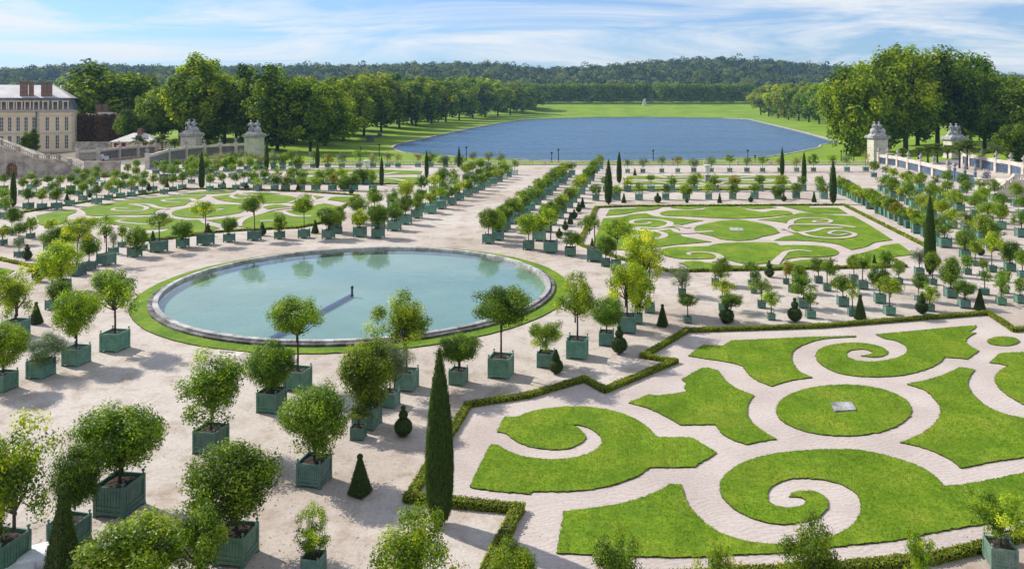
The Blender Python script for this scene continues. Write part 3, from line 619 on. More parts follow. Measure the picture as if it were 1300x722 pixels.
t.links.new(g1, bn.inputs['Height']); t.links.new(bn.outputs[0], gl.inputs['Normal']); lw = N(t, 'ShaderNodeLayerWeight'); lw.inputs['Blend'].default_value = 0.5; t.links.new(bn.outputs[0], lw.inputs['Normal'])
pw = N(t, 'ShaderNodeMath', operation='POWER'); pw.inputs[1].default_value = 5.0; t.links.new(lw.outputs['Facing'], pw.inputs[0])
ma = N(t, 'ShaderNodeMath', operation='MULTIPLY_ADD'); ma.inputs[1].default_value = 0.975; ma.inputs[2].default_value = 0.025; t.links.new(pw.outputs[0], ma.inputs[0])
t.links.new(ma.outputs[0], ms.inputs[0]); t.links.new(tr.outputs[0], ms.inputs[1]); t.links.new(gl.outputs[0], ms.inputs[2]); t.links.new(ms.outputs[0], out.inputs[0])
bm = bmesh.new(); bm.faces.new([bm.verts.new((PC.x+15.105*math.cos(2*PI*k/96), PC.y+15.105*math.sin(2*PI*k/96), 0.13)) for k in range(96)])
tag(link('pool_water', bm_mesh(bm, 'pool_water', m)), kind='structure')
jx, jy, _ = P(447, 372)
fj = empty('fountain_jet', (jx, jy, -0.3), 'dark fountain nozzle standing in the middle of the round pool', 'fountain')
bm = bmesh.new(); lathe(bm, [(0.08, 0), (0.08, 0.66), (0.12, 0.68), (0.12, 0.80), (0.08, 0.82), (0.08, 0.86), (0.04, 0.89)], n=12); link('nozzle', bm_mesh(bm, 'nozzle', M['dark_metal']), fj)
ex, ey, _ = P(336, 431)
m, t, b = new_mat('pipe_blue'); b.inputs['Base Color'].default_value = (0.03, 0.07, 0.16, 1); M['pipe'] = m
bm = bmesh.new(); tube(bm, [(0, 0, 0.16), ((ex-jx)*.5, (ey-jy)*.5, 0.16), (ex-jx, ey-jy, 0.16)], 0.15, 8); link('feed_pipe', bm_mesh(bm, 'feed_pipe', M['pipe']), fj)
# ------------------------------------------------------------------ plant meshes
def clump_crown(name, K, n, ls, mat, R=1.5, flat=0.0, shell=0.55, lump=0.18, cr=(0.26, 0.42), gaps=0, zs=1.0, asp=0.5, up=0.25):
    dirs = unit(NR.normal(size=(K, 3)))
    if gaps:
        gd = unit(NR.normal(size=(gaps, 3)))
        keep = np.all(dirs@gd.T < 0.87, axis=1); dirs = dirs[keep]; K = len(dirs)
    ph = NR.uniform(0, 6.28, 6)
    lum = 1+lump*(np.sin(dirs[:, 0]*3.1+ph[0])+np.sin(dirs[:, 1]*3.7+ph[1])+np.sin(dirs[:, 2]*4.3+ph[2]))/1.6
    rad = (shell+(1-shell)*NR.random(K)**0.5)*lum; rad[:K//4] *= NR.uniform(0.1, 0.75, K//4)
    crr = NR.uniform(cr[0], cr[1], K)
    cc = dirs*(rad*(1-0.55*crr))[:, None]
    if flat: cc[:, 2] = np.where(cc[:, 2] < 0, cc[:, 2]*(1-flat), cc[:, 2])
    w_ = crr**2; w_ /= w_.sum()
    idx = NR.choice(K, n, p=w_)
    d = unit(NR.normal(size=(n, 3))); rr = NR.random(n)**0.4
    c = cc[idx]+d*(crr[idx]*rr)[:, None]
    c[:, 2] *= zs
    nrm = d*0.8+unit(c)*0.5+NR.normal(size=(n, 3))*0.45+np.array([0, 0, up])
    tint = np.clip(0.43+0.19*NR.normal(size=K)[idx]+0.20*NR.normal(size=n), 0, 1)
    return leaves(name, c*R, nrm, ls*NR.uniform(0.7, 1.25, n), asp, tint, mat), cc*R*np.array([1, 1, zs])
def limbs_mesh(name, cc, R, k, r0, low=-0.75, n=5):
    bm = bmesh.new(); fork = Vector((0, 0, low*R))
    order = sorted(range(len(cc)), key=lambda i: rnd.random())[:k]
    for i in order:
        e = Vector(cc[i])
        if e.z < fork.z+0.1*R: continue
        midp = fork.lerp(e, 0.45)+Vector((0, 0, -0.05*R))+Vector((rnd.gauss(0, .06), rnd.gauss(0, .06), 0))*R
        tube(bm, [fork, midp, e], [r0, r0*0.6, r0*0.22], n)
    tube(bm, [Vector((0, 0, -1.05*R)), fork, Vector((0.05*R, 0, 0.1*R))], [r0*1.25, r0*1.15, r0*0.4], n)
    return bm_mesh(bm, name, M['bark'])
CR = {}
def mk(kind, lod, **k):
    L = []
    nv = {'near': 4, 'mid': 4, 'far': 5}[lod]
    for v in range(nv):
        me, cc = clump_crown('crown', mat=M[k.get('m', 'orange_leaf')], **{a: b for a, b in k.items() if a not in ('m', 'limb')})
        L.append((me, limbs_mesh('limbs', cc, 1.5, k.get('limb', 12), 0.045) if lod != 'far' else None))
    CR[kind, lod] = L
for lod, n, ls in (('near', 17000, 0.056), ('mid', 4600, 0.09), ('far', 1100, 0.15)):
    mk('round', lod, K=120, n=int(n*1.15), ls=ls, lump=0.09, cr=(0.23, 0.36), shell=0.60)
    mk('airy', lod, K=70, n=int(n*0.62), ls=ls, lump=0.24, cr=(0.20, 0.34), gaps=3, shell=0.45)
    mk('wide', lod, K=105, n=n, ls=ls, lump=0.16, cr=(0.22, 0.36), flat=0.35, gaps=1)
    mk('sparse', lod, K=46, n=int(n*0.34), ls=ls*1.05, lump=0.28, cr=(0.18, 0.30), gaps=2, shell=0.35)
    mk('grey', lod, K=60, n=int(n*0.75), ls=ls*1.15, lump=0.22, cr=(0.24, 0.38), gaps=2, shell=0.35, asp=0.22, m='grey_leaf')
def frond_crown(name, nf, L, nl, mat, wid=0.03, droop=0.9, seed=1):
    r = random.Random(seed); c = []; nrm = []; up = []; sz = []
    bm = None
    for f in range(nf):
        a = 2*PI*f/nf*2.4+r.uniform(-.3, .3); el = r.uniform(0.05, 1.45)
        d = Vector((math.cos(a)*math.cos(el), math.sin(a)*math.cos(el), math.sin(el)))
        side = Vector((-math.sin(a), math.cos(a), 0))
        for j in range(nl):
            s = (j+0.5)/nl; p = d*L*s*0.95+Vector((0, 0, -droop*L*0.55*s*s))
            for sg in (-1, 1):
                q = p+side*sg*L*0.16*math.sin(PI*min(1, s*0.9+0.1))+d*0.1*L
                c.append(q); sz.append(L*0.17*(1.1-0.5*s)); up.append((side*sg*0.9+d*0.8+Vector((0, 0, -0.25)))); nrm.append(Vector((0, 0, 1))*0.6-d*0.6+side*sg*0.5)
    c = np.array([tuple(v) for v in c]); nrm = np.array([tuple(v) for v in nrm])+NR.normal(size=(len(c), 3))*0.25; up = np.array([tuple(v) for v in up])
    return leaves(name, c, nrm, np.array(sz), 0.16, np.clip(0.5+0.2*NR.normal(size=len(c)), 0, 1), mat, up)
PALM = [frond_crown('fronds', 34, 1.5, 16, M['palm_leaf'], seed=3), frond_crown('fronds', 28, 1.5, 8, M['palm_leaf'], seed=5)]
# forest trees, about 25 m
FT = {}
def ft(kind, n, ls, nv, **k):
    L = []
    for v in range(nv):
        me, cc = clump_crown('crown', n=n, ls=ls, mat=M[k.get('m', 'tree_leaf')], R=9.0, **{a: b for a, b in k.items() if a != 'm'})
        L.append((me, cc))
    FT[kind] = L
ft('big', 20000, 0.40, 4, K=150, zs=1.25, lump=0.22, cr=(0.16, 0.30), shell=0.5, asp=0.75)
ft('avenue', 6500, 0.60, 4, K=80, zs=1.3, lump=0.18, cr=(0.18, 0.32), shell=0.5, asp=0.8)
def tree_trunk(h, r, seed):
    rr = random.Random(seed); bm = bmesh.new()
    tube(bm, [(0, 0, -0.6), (0.02, 0, 0.6), (rr.gauss(0, .1), rr.gauss(0, .1), h*0.35), (rr.gauss(0, .3), rr.gauss(0, .3), h*0.7)], [r*1.5, r*1.05, r*0.85, r*0.3], 8)
    for i in range(7):
        a = rr.uniform(0, 6.28); z = h*rr.uniform(0.25, 0.5); l = h*rr.uniform(0.16, 0.3)
        tube(bm, [(0, 0, z), (math.cos(a)*l*.5, math.sin(a)*l*.5, z+l*.55), (math.cos(a)*l, math.sin(a)*l, z+l*1.3)], [r*0.45, r*0.3, r*0.08], 5)
    return bm_mesh(bm, 'trunk', M['bark'])
TRK = [tree_trunk(25, 0.55, s) for s in (1, 2, 3)]
# topiary and cypress
def shell_plant(name, prof, n, ls, mat, sides=0, up=None, asp=0.5, ztwist=0.0, jit=0.02):
    """leaves over a surface of revolution (sides=4: a pyramid); prof [(r, z)]"""
    pr = np.array(prof, dtype=float)
    seg = np.hypot(np.diff(pr[:, 0]), np.diff(pr[:, 1])); area = seg*(pr[:-1, 0]+pr[1:, 0]+0.01)
    i = NR.choice(len(seg), n, p=area/area.sum()); s = NR.random(n)
    r = pr[i, 0]*(1-s)+pr[i+1, 0]*s; z = pr[i, 1]*(1-s)+pr[i+1, 1]*s; a = NR.uniform(0, 2*PI, n)
    dr = pr[i+1, 0]-pr[i, 0]; dz = pr[i+1, 1]-pr[i, 1]
    if sides:
        k = np.floor(a/(2*PI/sides)); am = (k+0.5)*2*PI/sides; r = r*math.cos(PI/sides)/np.cos(a-am)*1.15; na = am
    else: na = a
    nrm = np.stack([np.cos(na)*dz, np.sin(na)*dz, -dr], 1)
    c = np.stack([np.cos(a)*r, np.sin(a)*r, z], 1)+NR.normal(size=(n, 3))*jit
    nrm = unit(nrm)+NR.normal(size=(n, 3))*0.4
    upv = None if up is None else np.tile(np.array(up, dtype=float), (n, 1))
    return leaves(name, c, nrm, ls*NR.uniform(0.7, 1.3, n), asp, np.clip(0.45+0.2*NR.normal(size=n), 0, 1), mat, upv)
def rev_core(prof, n=12, sides=0, k=0.94):
    bm = bmesh.new(); lathe(bm, [(max(0.005, r*k), z) for r, z in prof], n=sides or n)
    if sides: bmesh.ops.rotate(bm, matrix=Matrix.Rotation(PI/4*0, 3, 'Z'), verts=bm.verts)
    return bm_mesh(bm, 'core', M['core'])
ball = lambda r, z, n=9: [(max(0.004, r*math.sin(PI*i/n)), z-r*math.cos(PI*i/n)) for i in range(n+1)]
TOP = {}
TOP['cone'] = ([(0.30, 0.03), (0.56, 0.12), (0.52, 0.3), (0.10, 1.78), (0.02, 1.8)], ball(0.13, 1.92), 4)
TOP['stack'] = (ball(0.48, 0.55), ball(0.25, 1.22)+ball(0.13, 1.6), 0)
TOP['ball'] = (ball(0.5, 0.55), ball(0.14, 1.2), 0)
TOP['conball'] = (ball(0.5, 0.55), [(0.05, 1.03), (0.30, 1.08), (0.04, 1.75), (0.01, 1.76)], 0)
TOPM = {}
for k, (a, b_, sd_) in TOP.items():
    for lod, n, ls in (('near', 14000 if k == 'cone' else 9000, 0.024), ('far', 420, 0.10)):
        A = shell_plant('clipped_body', a, n, ls, M['dark_leaf'], sd_, jit=0.022); B = shell_plant('clipped_top', b_, n//4, ls, M['dark_leaf'], 0, jit=0.012)
        TOPM[k, lod] = (A, B, rev_core(a, 12, sd_, 0.95 if not sd_ else 1.08), rev_core(b_, 10))
stem_bm = bmesh.new(); lathe(stem_bm, [(0.045, -0.05), (0.04, 1.7)], n=6); STEM = bm_mesh(stem_bm, 'stem', M['bark'])
CYP_P = [(0.42, 0.25), (0.62, 0.6), (0.74, 1.3), (0.80, 2.2), (0.74, 3.4), (0.56, 4.8), (0.33, 5.9), (0.12, 6.7), (0.01, 7.0)]
CYPM = {'near': shell_plant('foliage', CYP_P, 26000, 0.085, M['cypress_leaf'], 0, (0, 0, 1), 0.2, jit=0.05), 'far': shell_plant('foliage', CYP_P, 2600, 0.17, M['cypress_leaf'], 0, (0, 0, 1), 0.3, jit=0.05)}
CYPC = rev_core(CYP_P, 14, 0, 0.9)
CYPT = bmesh.new(); lathe(CYPT, [(0.13, -0.1), (0.1, 2.0)], n=8); CYPT = bm_mesh(CYPT, 'trunk', M['bark'])
# ------------------------------------------------------------------ tubs (1.2 m across)
def tub_parts():
    W, H = 1.2, 1.12; bm = bmesh.new()
    zb, zt = 0.17, H-0.05
    for s in range(4):
        a = s*PI/2; rot = Matrix.Rotation(a, 4, 'Z'); b2 = bmesh.new()
        nbd = 9; wd = (W-0.16)/nbd
        for k in range(nbd):
            box(b2, (-W/2+0.08+wd*(k+0.5), -W/2+0.045+rnd.uniform(-.004, .004), (zb+zt)/2), (wd-0.014, 0.03, zt-zb))
        box(b2, (0, -W/2+0.06, (zb+zt)/2), (W-0.16, 0.02, zt-zb-0.02))
        box(b2, (0, -W/2+0.03, zt-0.03), (W-0.15, 0.055, 0.13)); box(b2, (0, -W/2+0.03, zb+0.20), (W-0.15, 0.05, 0.07)); box(b2, (0, -W/2+0.03, zb+0.0), (W-0.15, 0.055, 0.12))
        for sg in (-1, 1):    # brackets between skirt and leg
            v = [b2.verts.new((sg*(W/2-0.08), y, z)) for y in (-W/2+0.015, -W/2+0.05) for z in (zb-0.06,)]+[b2.verts.new((sg*(W/2-0.30), y, zb-0.06)) for y in (-W/2+0.015, -W/2+0.05)]+[b2.verts.new((sg*(W/2-0.08), y, 0.03)) for y in (-W/2+0.015, -W/2+0.05)]
            b2.faces.new((v[0], v[2], v[4])); b2.faces.new((v[1], v[5], v[3])); b2.faces.new((v[2], v[3], v[5], v[4]))
        bmesh.ops.transform(b2, matrix=rot, verts=b2.verts)
        tmp = bpy.data.meshes.new('t'); b2.to_mesh(tmp); b2.free(); bm.from_mesh(tmp); bpy.data.meshes.remove(tmp)
    bmesh.ops.recalc_face_normals(bm, faces=bm.faces)
    panel = bm_mesh(bm, 'planked_box', M['tub'])
    bm = bmesh.new(); box(bm, (0, 0, H/2), (0.12, 0.12, H), taper=1.0); box(bm, (0, 0, 0.03), (0.14, 0.14, 0.06))
    lathe(bm, [(0.05, H), (0.03, H+0.03), (0.025, H+0.06), (0.055, H+0.10), (0.06, H+0.13), (0.045, H+0.165), (0.01, H+0.18)], n=8)
    post = bm_mesh(bm, 'corner_post', M['tub'])
    bm = bmesh.new(); n = 8; g = [[bm.verts.new((-0.54+1.08*i/n, -0.54+1.08*j/n, H-0.13+rnd.uniform(-.03, .03))) for j in range(n+1)] for i in range(n+1)]
    for i in range(n):
        for j in range(n): bm.faces.new((g[i][j], g[i+1][j], g[i+1][j+1], g[i][j+1]))
    soil = bm_mesh(bm, 'soil', M['soil'])
    bm = bmesh.new(); box(bm, (0, 0, 0.62), (1.14, 1.14, 0.92)); box(bm, (0, 0, 1.0), (1.19, 1.19, 0.12)); box(bm, (0, 0, 0.24), (1.18, 1.18, 0.14))
    for sx in (-1, 1):
        for sy in (-1, 1):
            box(bm, (sx*0.55, sy*0.55, 0.57), (0.13, 0.13, 1.14)); lathe(bm, [(0.05, 1.14), (0.03, 1.2), (0.06, 1.26), (0.02, 1.31)], (sx*0.55, sy*0.55, 0), 5)
    low = bm_mesh(bm, 'tub', M['tub'])
    return panel, post, soil, low
TUB_PANEL, TUB_POST, TUB_SOIL, TUB_LOW = tub_parts()
bm = bmesh.new(); tube(bm, [(0, 0, 0), (0.012, 0.01, 0.35), (-0.01, 0.006, 0.7), (0, 0, 1)], [0.075, 0.06, 0.055, 0.05], 8); TRUNK = bm_mesh(bm, 'trunk', M['bark'])
COL = {'n': (1, 1, 1), 'y': (2.15, 1.66, 1.1), 'yg': (1.6, 1.38, 1.0), 'd': (0.72, 0.80, 0.8), 'b': (1.55, 0.92, 0.8), 'l': (1.28, 1.18, 1.0)}
ALIGN = -0.21
def kid(name, me, parent, loc=(0, 0, 0), sc=(1, 1, 1), rz=0.0, col=None):
    o = bpy.data.objects.new(name, me); C.objects.link(o); o.parent = parent; o.location = loc; o.scale = sc; o.rotation_euler = (0, 0, rz)
    if col: o.color = (*col, 1)
    return o
n_orange = 0
def potted(x, y, tw, ch, r, z0, label, group, kind='round', col='n', lod='far', rz=None, off=(0, 0), tubcol=None, name=None, cat=None):
    """tub of width tw at (x, y); crown radius r, from height z0 to ch"""
    nm = name or ('oleander_shrub' if kind == 'grey' else 'palm_shrub' if kind == 'palm' else 'orange_tree')
    ct = cat or {'oleander_shrub': 'shrub', 'palm_shrub': 'palm', 'orange_tree': 'orange tree'}[nm]
    e = empty(nm, (x, y, 0), label, ct, group, ALIGN+rnd.gauss(0, 0.05) if rz is None else rz)
    s = tw/1.2; cs = list(COL[col]); jit = rnd.uniform(0.85, 1.18); cs = [c*jit*rnd.uniform(0.95, 1.05) for c in cs]
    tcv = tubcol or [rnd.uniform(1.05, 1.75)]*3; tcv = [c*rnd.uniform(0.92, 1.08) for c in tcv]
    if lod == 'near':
        kid('planked_box', TUB_PANEL, e, sc=(s, s, s), col=tcv); 
        for sx in (-1, 1):
            for sy in (-1, 1): kid('corner_post', TUB_POST, e, (sx*0.545*s, sy*0.545*s, 0), (s, s, s), col=tcv)
        kid('soil', TUB_SOIL, e, sc=(s, s, s))
    else:
        kid('tub', TUB_LOW, e, sc=(s, s, s), col=tcv)
        if lod == 'mid': kid('soil', TUB_SOIL, e, (0, 0, 0.10*s), (s*.98, s*.98, s))
    th = 1.0*s
    hz = (ch-z0)/2; cz = (ch+z0)/2
    if kind == 'palm':
        kid('trunk', TRUNK, e, (0, 0, th), (2.2*s, 2.2*s, max(0.2, cz-th)))
        kid('fronds', PALM[0 if lod == 'near' else 1], e, (off[0], off[1], cz-hz*0.3), (r/1.5, r/1.5, r/1.5*1.0), rnd.uniform(0, 6.28), cs)
        return e
    me, lb = CR[kind, lod][rnd.randrange(len(CR[kind, lod]))]
    a = rnd.uniform(0, 6.28)
    kid('trunk', TRUNK, e, (0, 0, th-0.1), (0.9*max(s, .7), 0.9*max(s, .7), max(0.15, cz-th+0.1-hz*0.1)))
    kid('crown', me, e, (off[0], off[1], cz), (r/1.5*rnd.uniform(.94, 1.06), r/1.5*rnd.uniform(.94, 1.06), hz/1.5), a, cs)
    if lb is not None: kid('limbs', lb, e, (off[0]*0.9, off[1]*0.9, cz), (r/1.5, r/1.5, hz/1.5), a)
    return e
def potted_px(x, yb, wpx, ctop, cbot, cw, dx, kind, col, label, group, **k):
    Z = FOC*CAM_H/(yb-HOR); mpp = Z/FOC
    diag = 1.22 if wpx > 20 else 1.12
    tw = wpx*mpp/diag
    Zc = Z+tw*0.55; mpp = Zc/FOC
    X = (x-650)*mpp
    r = cw*mpp/2
    ch = CAM_H-(ctop-HOR)*mpp; z0 = CAM_H-(cbot-HOR)*mpp
    lod = k.pop('lod', None) or ('near' if cw >= 40 or wpx >= 24 else 'mid' if cw >= 19 else 'far')
    rz = ALIGN+rnd.gauss(0, 0.05)
    o = dx*mpp
    off = (o*math.cos(-rz), o*math.sin(-rz))
    return potted(X, Zc, tw, ch, r*1.06, z0, label, group, kind, col, lod, rz, off, **k)
# ------------------------------------------------------------------ the orange trees one can tell apart
GN = 'orange trees in green tubs round the pool and its alleys'
NEARL = [
 (0,742,60,533,668,112,20,'airy','l','tall orange tree in a tub cut by the lower corner of the picture'),
 (88,702,44,560,645,62,8,'round','d','dark orange tree half hidden behind the big topiary pyramid'),
 (152,660,53,506,596,106,3,'round','n','broad round orange tree in a wide green tub above the white sacks'),
 (163,800,60,655,752,128,0,'wide','yg','bright yellow green orange tree at the bottom edge, next to the pyramid'),
 (300,722,51,559,664,106,-6,'round','n','full orange tree whose tub touches the bottom edge, fourth from the corner'),
 (255,780,46,630,735,88,0,'airy','n','leafy orange tree overlapping the full one at the bottom edge'),
 (268,579,39,447,530,90,2,'airy','n','ragged open crowned orange tree standing alone on the gravel'),
 (345,526,34,429,494,64,-1,'round','n','dense ball crowned orange tree in front of a taller slim one'),
 (378,498,33,372,433,72,-1,'wide','l','slim tall stemmed orange tree against the near edge of the pool'),
 (399,621,41,482,576,84,0,'round','n','large dense round orange tree over a tall tub beside the small topiary cone'),
 (466,547,36,425,518,70,1,'round','l','bulky tall crowned orange tree behind the small potted palm'),
 (455,560,21,490,548,42,2,'palm','n','small potted fan palm in front of the bulky orange tree'),
 (495,519,25,430,492,44,6,'grey','n','feathery grey green shrub in a tub behind the bulky orange tree'),
 (516,498,31,371,444,78,-3,'airy','yg','open airy orange tree before the water, right of the fountain nozzle'),
 (582,490,24,419,465,56,2,'wide','d','low dark spreading orange tree just past the tip of the tall cypress'),
 (636,482,34,358,420,69,1,'wide','n','tall stemmed orange tree at the near rim of the pool in a square tub'),
 (693,468,24,404,446,48,0,'airy','l','small broad orange tree next to the ball and cone topiary'),
 (733,457,31,346,408,54,-3,'airy','yg','tall stemmed light green orange tree by the grass ring, wide tub'),
 (770,440,22,375,415,42,0,'round','n','short round orange tree between two taller ones on the pool curve'),
 (796,424,28,326,388,58,-2,'airy','y','yellowing orange tree in a wide tub on the pool curve'),
 (809,412,15,340,398,36,4,'round','yg','orange tree crowded behind the yellowing one'),
 (825,398,14,294,358,60,-10,'airy','y','tall yellow tinged orange tree third along the curve toward the alley'),
 (782,343,14,273,308,38,2,'airy','yg','light crowned orange tree near the mouth of the hedge path'),
 (769,339,12,298,324,27,1,'round','d','dark little orange tree between two taller ones at the bed corner'),
 (755,333,20,268,297,28,-7,'airy','n','long stemmed orange tree in a wide tub at the bed corner'),
 (724,326,14,291,314,27,3,'wide','n','squat orange tree between the double row and the bed corner'),
 (699,322,18,255,288,36,-6,'airy','y','yellowish orange tree heading the double alley row'),
 (671,318,14,269,299,34,0,'round','yg','round orange tree first in the double alley row'),
 (620,310,14,263,292,30,0,'round','n','round orange tree first in the row on the pool side of the broad alley'),
 (480,303,14.5,257,287,29,0,'round','d','full dark orange tree at the pool, heading the left alley row'),
 (417,304,14,261,290,34,2,'wide','n','wide orange tree on the far pool rim where the alley starts'),
 (429,297,9,262,285,20,0,'round','n','small orange tree tucked behind the wide one at the alley start'),
 (386,303,13,246,274,30,0,'wide','yg','light umbrella shaped orange tree on the far pool rim'),
 (355,304,11,266,294,21,0,'airy','n','small light orange tree on the far pool rim between two tall ones'),
 (323,306,14,246,273,32,-1,'wide','n','two tiered tall orange tree on the far pool rim'),
 (291,308,12,274,296,21,0,'round','d','small round dark orange tree on the far pool rim'),
 (261,312,17,251,277,28,-3,'airy','y','thin crowned pale orange tree on a tall stem at the far pool rim'),
 (232,315,13,278,304,28,0,'round','d','dense dark orange tree on the gravel behind the pool curve'),
 (202,321,17,265,292,28,0,'airy','n','tall stemmed orange tree beside a little topiary cone behind the pool'),
 (171,327,14,285,318,28,2,'round','n','bushy orange tree low over its tub on the outer pool curve'),
 (135,338,18,274,307,28,-2,'sparse','n','thin crowned tall orange tree in a wide tub on the outer pool curve'),
 (113,344,13,296,326,28,0,'round','d','dark round orange tree beside a tall pale tub'),
 (98,351,17,273,308,42,2,'airy','y','golden topped orange tree left of the pool curve'),
 (78,372,18,303,358,51,-5,'round','y','big golden green orange tree leaning over darker neighbours'),
 (67,394,14,354,384,30,7,'round','d','low dark orange tree under the big golden one'),
 (97,466,29,364,428,53,-2,'round','yg','yellow green orange tree with black stem left of the pool'),
 (146,448,31,337,402,64,0,'airy','yg','tall airy orange tree standing nearest the left end of the pool'),
 (52,482,29,422,464,58,5,'grey','d','low dark glossy shrub in a tub on the left gravel'),
 (4,499,29,405,468,58,0,'round','l','round orange tree cut by the left picture edge'),
 (20,431,28,340,400,56,2,'airy','yg','light green orange tree on a thin stem at the left picture edge'),
 (24,327,9,298,317,17,0,'grey','n','small grey bush in a little tub near the left hedge corner'),
 (144,323,10,291,315,14,0,'grey','n','small grey green shrub in a tub behind the thin crowned orange tree'),
 (155,314,8,285,302,13,0,'round','n','tiny orange tree near the left bed hedge'),
 (182,318,8,292,308,13,0,'round','n','tiny orange tree hidden behind the tall stemmed one'),
 (15,299,8,263,283,20,3,'round','d','dark ball orange tree at the left edge in front of the slim cypress'),
 (24,311,9,280,299,21,0,'wide','n','wide little orange tree at the left edge below the dark ball'),
 (39,303,8,274,294,17,1,'round','n','narrow orange tree at the left edge beside the wide little one'),
 (3,312,9,284,302,17,2,'round','yg','orange tree cut by the left edge below the slim cypress'),
 (70,338,15,285,318,48,4,'wide','n','broad bushy orange tree behind the golden one'),
 (62,318,10,277,292,17,3,'round','y','small yellow clipped orange tree at the left bed corner'),
 # right field in front of the middle bed
 (866,376,10,332,366,32,0,'grey','n','greyish spreading shrub first in the front rows right of the yellow trees'),
 (873,411,10,371,391,26,0,'wide','d','dark low orange tree near the hedge, left end of the front rows'),
 (908,363,10,327,354,26,8,'round','n','bright round orange tree touching the bed hedge with a dark one behind it'),
 (917,395,10,352,374,32,3,'airy','y','yellow crowned orange tree second in the front rows'),
 (927,409,9,369,392,30,2,'wide','n','pale green orange tree right behind the ball topiary'),
 (953,362,7,330,346,19,0,'airy','n','small thin orange tree by the hedge in the front rows'),
 (957,373,8,342,358,16,2,'round','d','little dark orange tree by the hedge in the front rows'),
 (967,392,11,350,376,26,-1,'airy','n','medium light orange tree in the middle of the front rows'),
 (979,407,10,364,388,26,0,'airy','yg','tall stemmed yellow green orange tree near the tiered topiary'),
 (998,361,8,329,350,20,4,'airy','b','russet leaved orange tree close to the middle bed hedge'),
 (1006,372,11,336,360,20,8,'round','n','orange tree behind the full crowned one near the hedge'),
 (1020,392,14,342,374,34,-3,'airy','n','full crowned orange tree in a wide tub left of the sparse sapling'),
 (1039,360,10,324,349,22,0,'wide','d','broad orange tree touching the bed hedge, twin tub beside it'),
 (1050,370,10,322,350,24,4,'airy','n','long stemmed orange tree with an open crown before the bed hedge'),
 (1029,405,12,362,390,24,0,'sparse','n','sparse sapling in a tub in front of the full crowned tree'),
 (1070,390,14,346,374,29,0,'wide','n','flat spreading orange tree in a wide tub beside the tall clipped cone'),
 (1082,402,11,362,381,19,0,'sparse','yg','thin sapling right next to the tall clipped cone'),
 (1084,358,10,322,342,19,0,'round','yg','round yellow green orange tree by the bed hedge corner'),
 (1095,368,13,320,344,23,2,'airy','n','long stemmed orange tree in a wide tub by the bed hedge'),
 (1117,386,14,336,368,27,-1,'round','d','dense dark orange tree in the front rows, behind a bright one'),
 (1129,401,13,348,377,31,2,'wide','yg','bright spreading orange tree on a slim stem near the near hedge'),
 (1124,353,8,317,339,17,0,'round','d','upright dark orange tree at the bed corner'),
 (1141,361,9,328,349,19,0,'airy','n','thin crowned orange tree beside the upright dark one'),
 (1167,350,11,312,334,24,1,'grey','n','palm like pale shrub on a tall stem by the slim cypress'),
 (1184,362,9,318,344,20,0,'round','n','upright orange tree just past the slim cypress'),
 (1166,383,8,346,367,21,2,'round','d','dark orange tree behind a bright light green one'),
 (1180,396,11,356,384,29,0,'airy','yg','bright light green orange tree above the ball topiary'),
 (1207,379,14.5,326,364,27,0,'round','n','tall oval orange tree in a wide tub right of the cypress'),
 (1224,392,13,353,378,27,2,'wide','d','spreading dark orange tree before the right hand clipped cone'),
 (1228,349,9,322,341,16,0,'round','n','small upright orange tree behind the tall oval one'),
 (1250,375,10,338,360,17,1,'airy','n','upright light orange tree past the right hand clipped cone'),
 (1248,352,8,327,341,13,0,'round','n','tiny orange tree behind the upright light one'),
 (1271,388,11,346,374,28,1,'sparse','n','loose shrub crowned orange tree near the right edge'),
 (1275,373,9,339,360,17,0,'round','n','narrow orange tree behind the loose crowned one'),
 (1295,386,12,351,371,21,2,'airy','n','orange tree cut by the right edge in the front rows'),
 (1282,345,12,304,334,27,0,'round','d','big dark round orange tree near the right edge'),
 (1259,346,10,289,325,25,0,'airy','y','tall yellow orange tree near the right edge'),
 (1238,338,8,299,322,20,0,'airy','yg','yellow brown orange tree beside a dark small bush'),
 (1225,328,12,289,317,24,0,'round','n','full orange tree in a wide tub past the slim cypress'),
 (1298,353,10,317,338,20,0,'round','n','round orange tree cut by the right edge, middle rows'),
]
for x, yb, wp, ct, cb, cw, dx, kd, co, lab in NEARL:
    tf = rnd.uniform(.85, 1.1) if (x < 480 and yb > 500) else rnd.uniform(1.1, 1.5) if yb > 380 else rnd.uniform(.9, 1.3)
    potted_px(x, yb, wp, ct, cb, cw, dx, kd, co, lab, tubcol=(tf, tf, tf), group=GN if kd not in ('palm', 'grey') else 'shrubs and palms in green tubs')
# front saplings along the bottom edge (their tubs stand below the picture)
for x, yb, wp, ct, cb, cw, kd, co, lab in [
 (398,734,30,644,706,54,'sparse','l','pale thin sapling in a small tub at the bottom edge'),
 (530,800,40,641,748,104,'airy','yg','wide open lemon tree at the foot of the tall cypress'),
 (652,800,40,683,760,62,'round','l','pale round orange tree at the bottom edge by the hedge corner'),
 (786,820,40,673,770,72,'airy','n','pointed orange tree at the bottom edge before the turf scroll'),
 (914,840,38,688,780,66,'sparse','yg','low sapling top at the bottom edge, centre of the turf scroll'),
 (1036,830,40,655,765,82,'airy','n','dark open orange tree at the bottom edge before the spiral'),
 (1163,800,32,664,742,44,'sparse','yg','slender sapling at the bottom edge near the low box hedge'),
 (1270,727,38,622,684,82,'sparse','yg','loose orange tree in a pale tub outside the low box hedge')]:
    potted_px(x, yb, wp, ct, cb, cw, 0, kd, co, lab, GN, tubcol=(1.9, 1.5, 1.45) if x == 1270 else None)

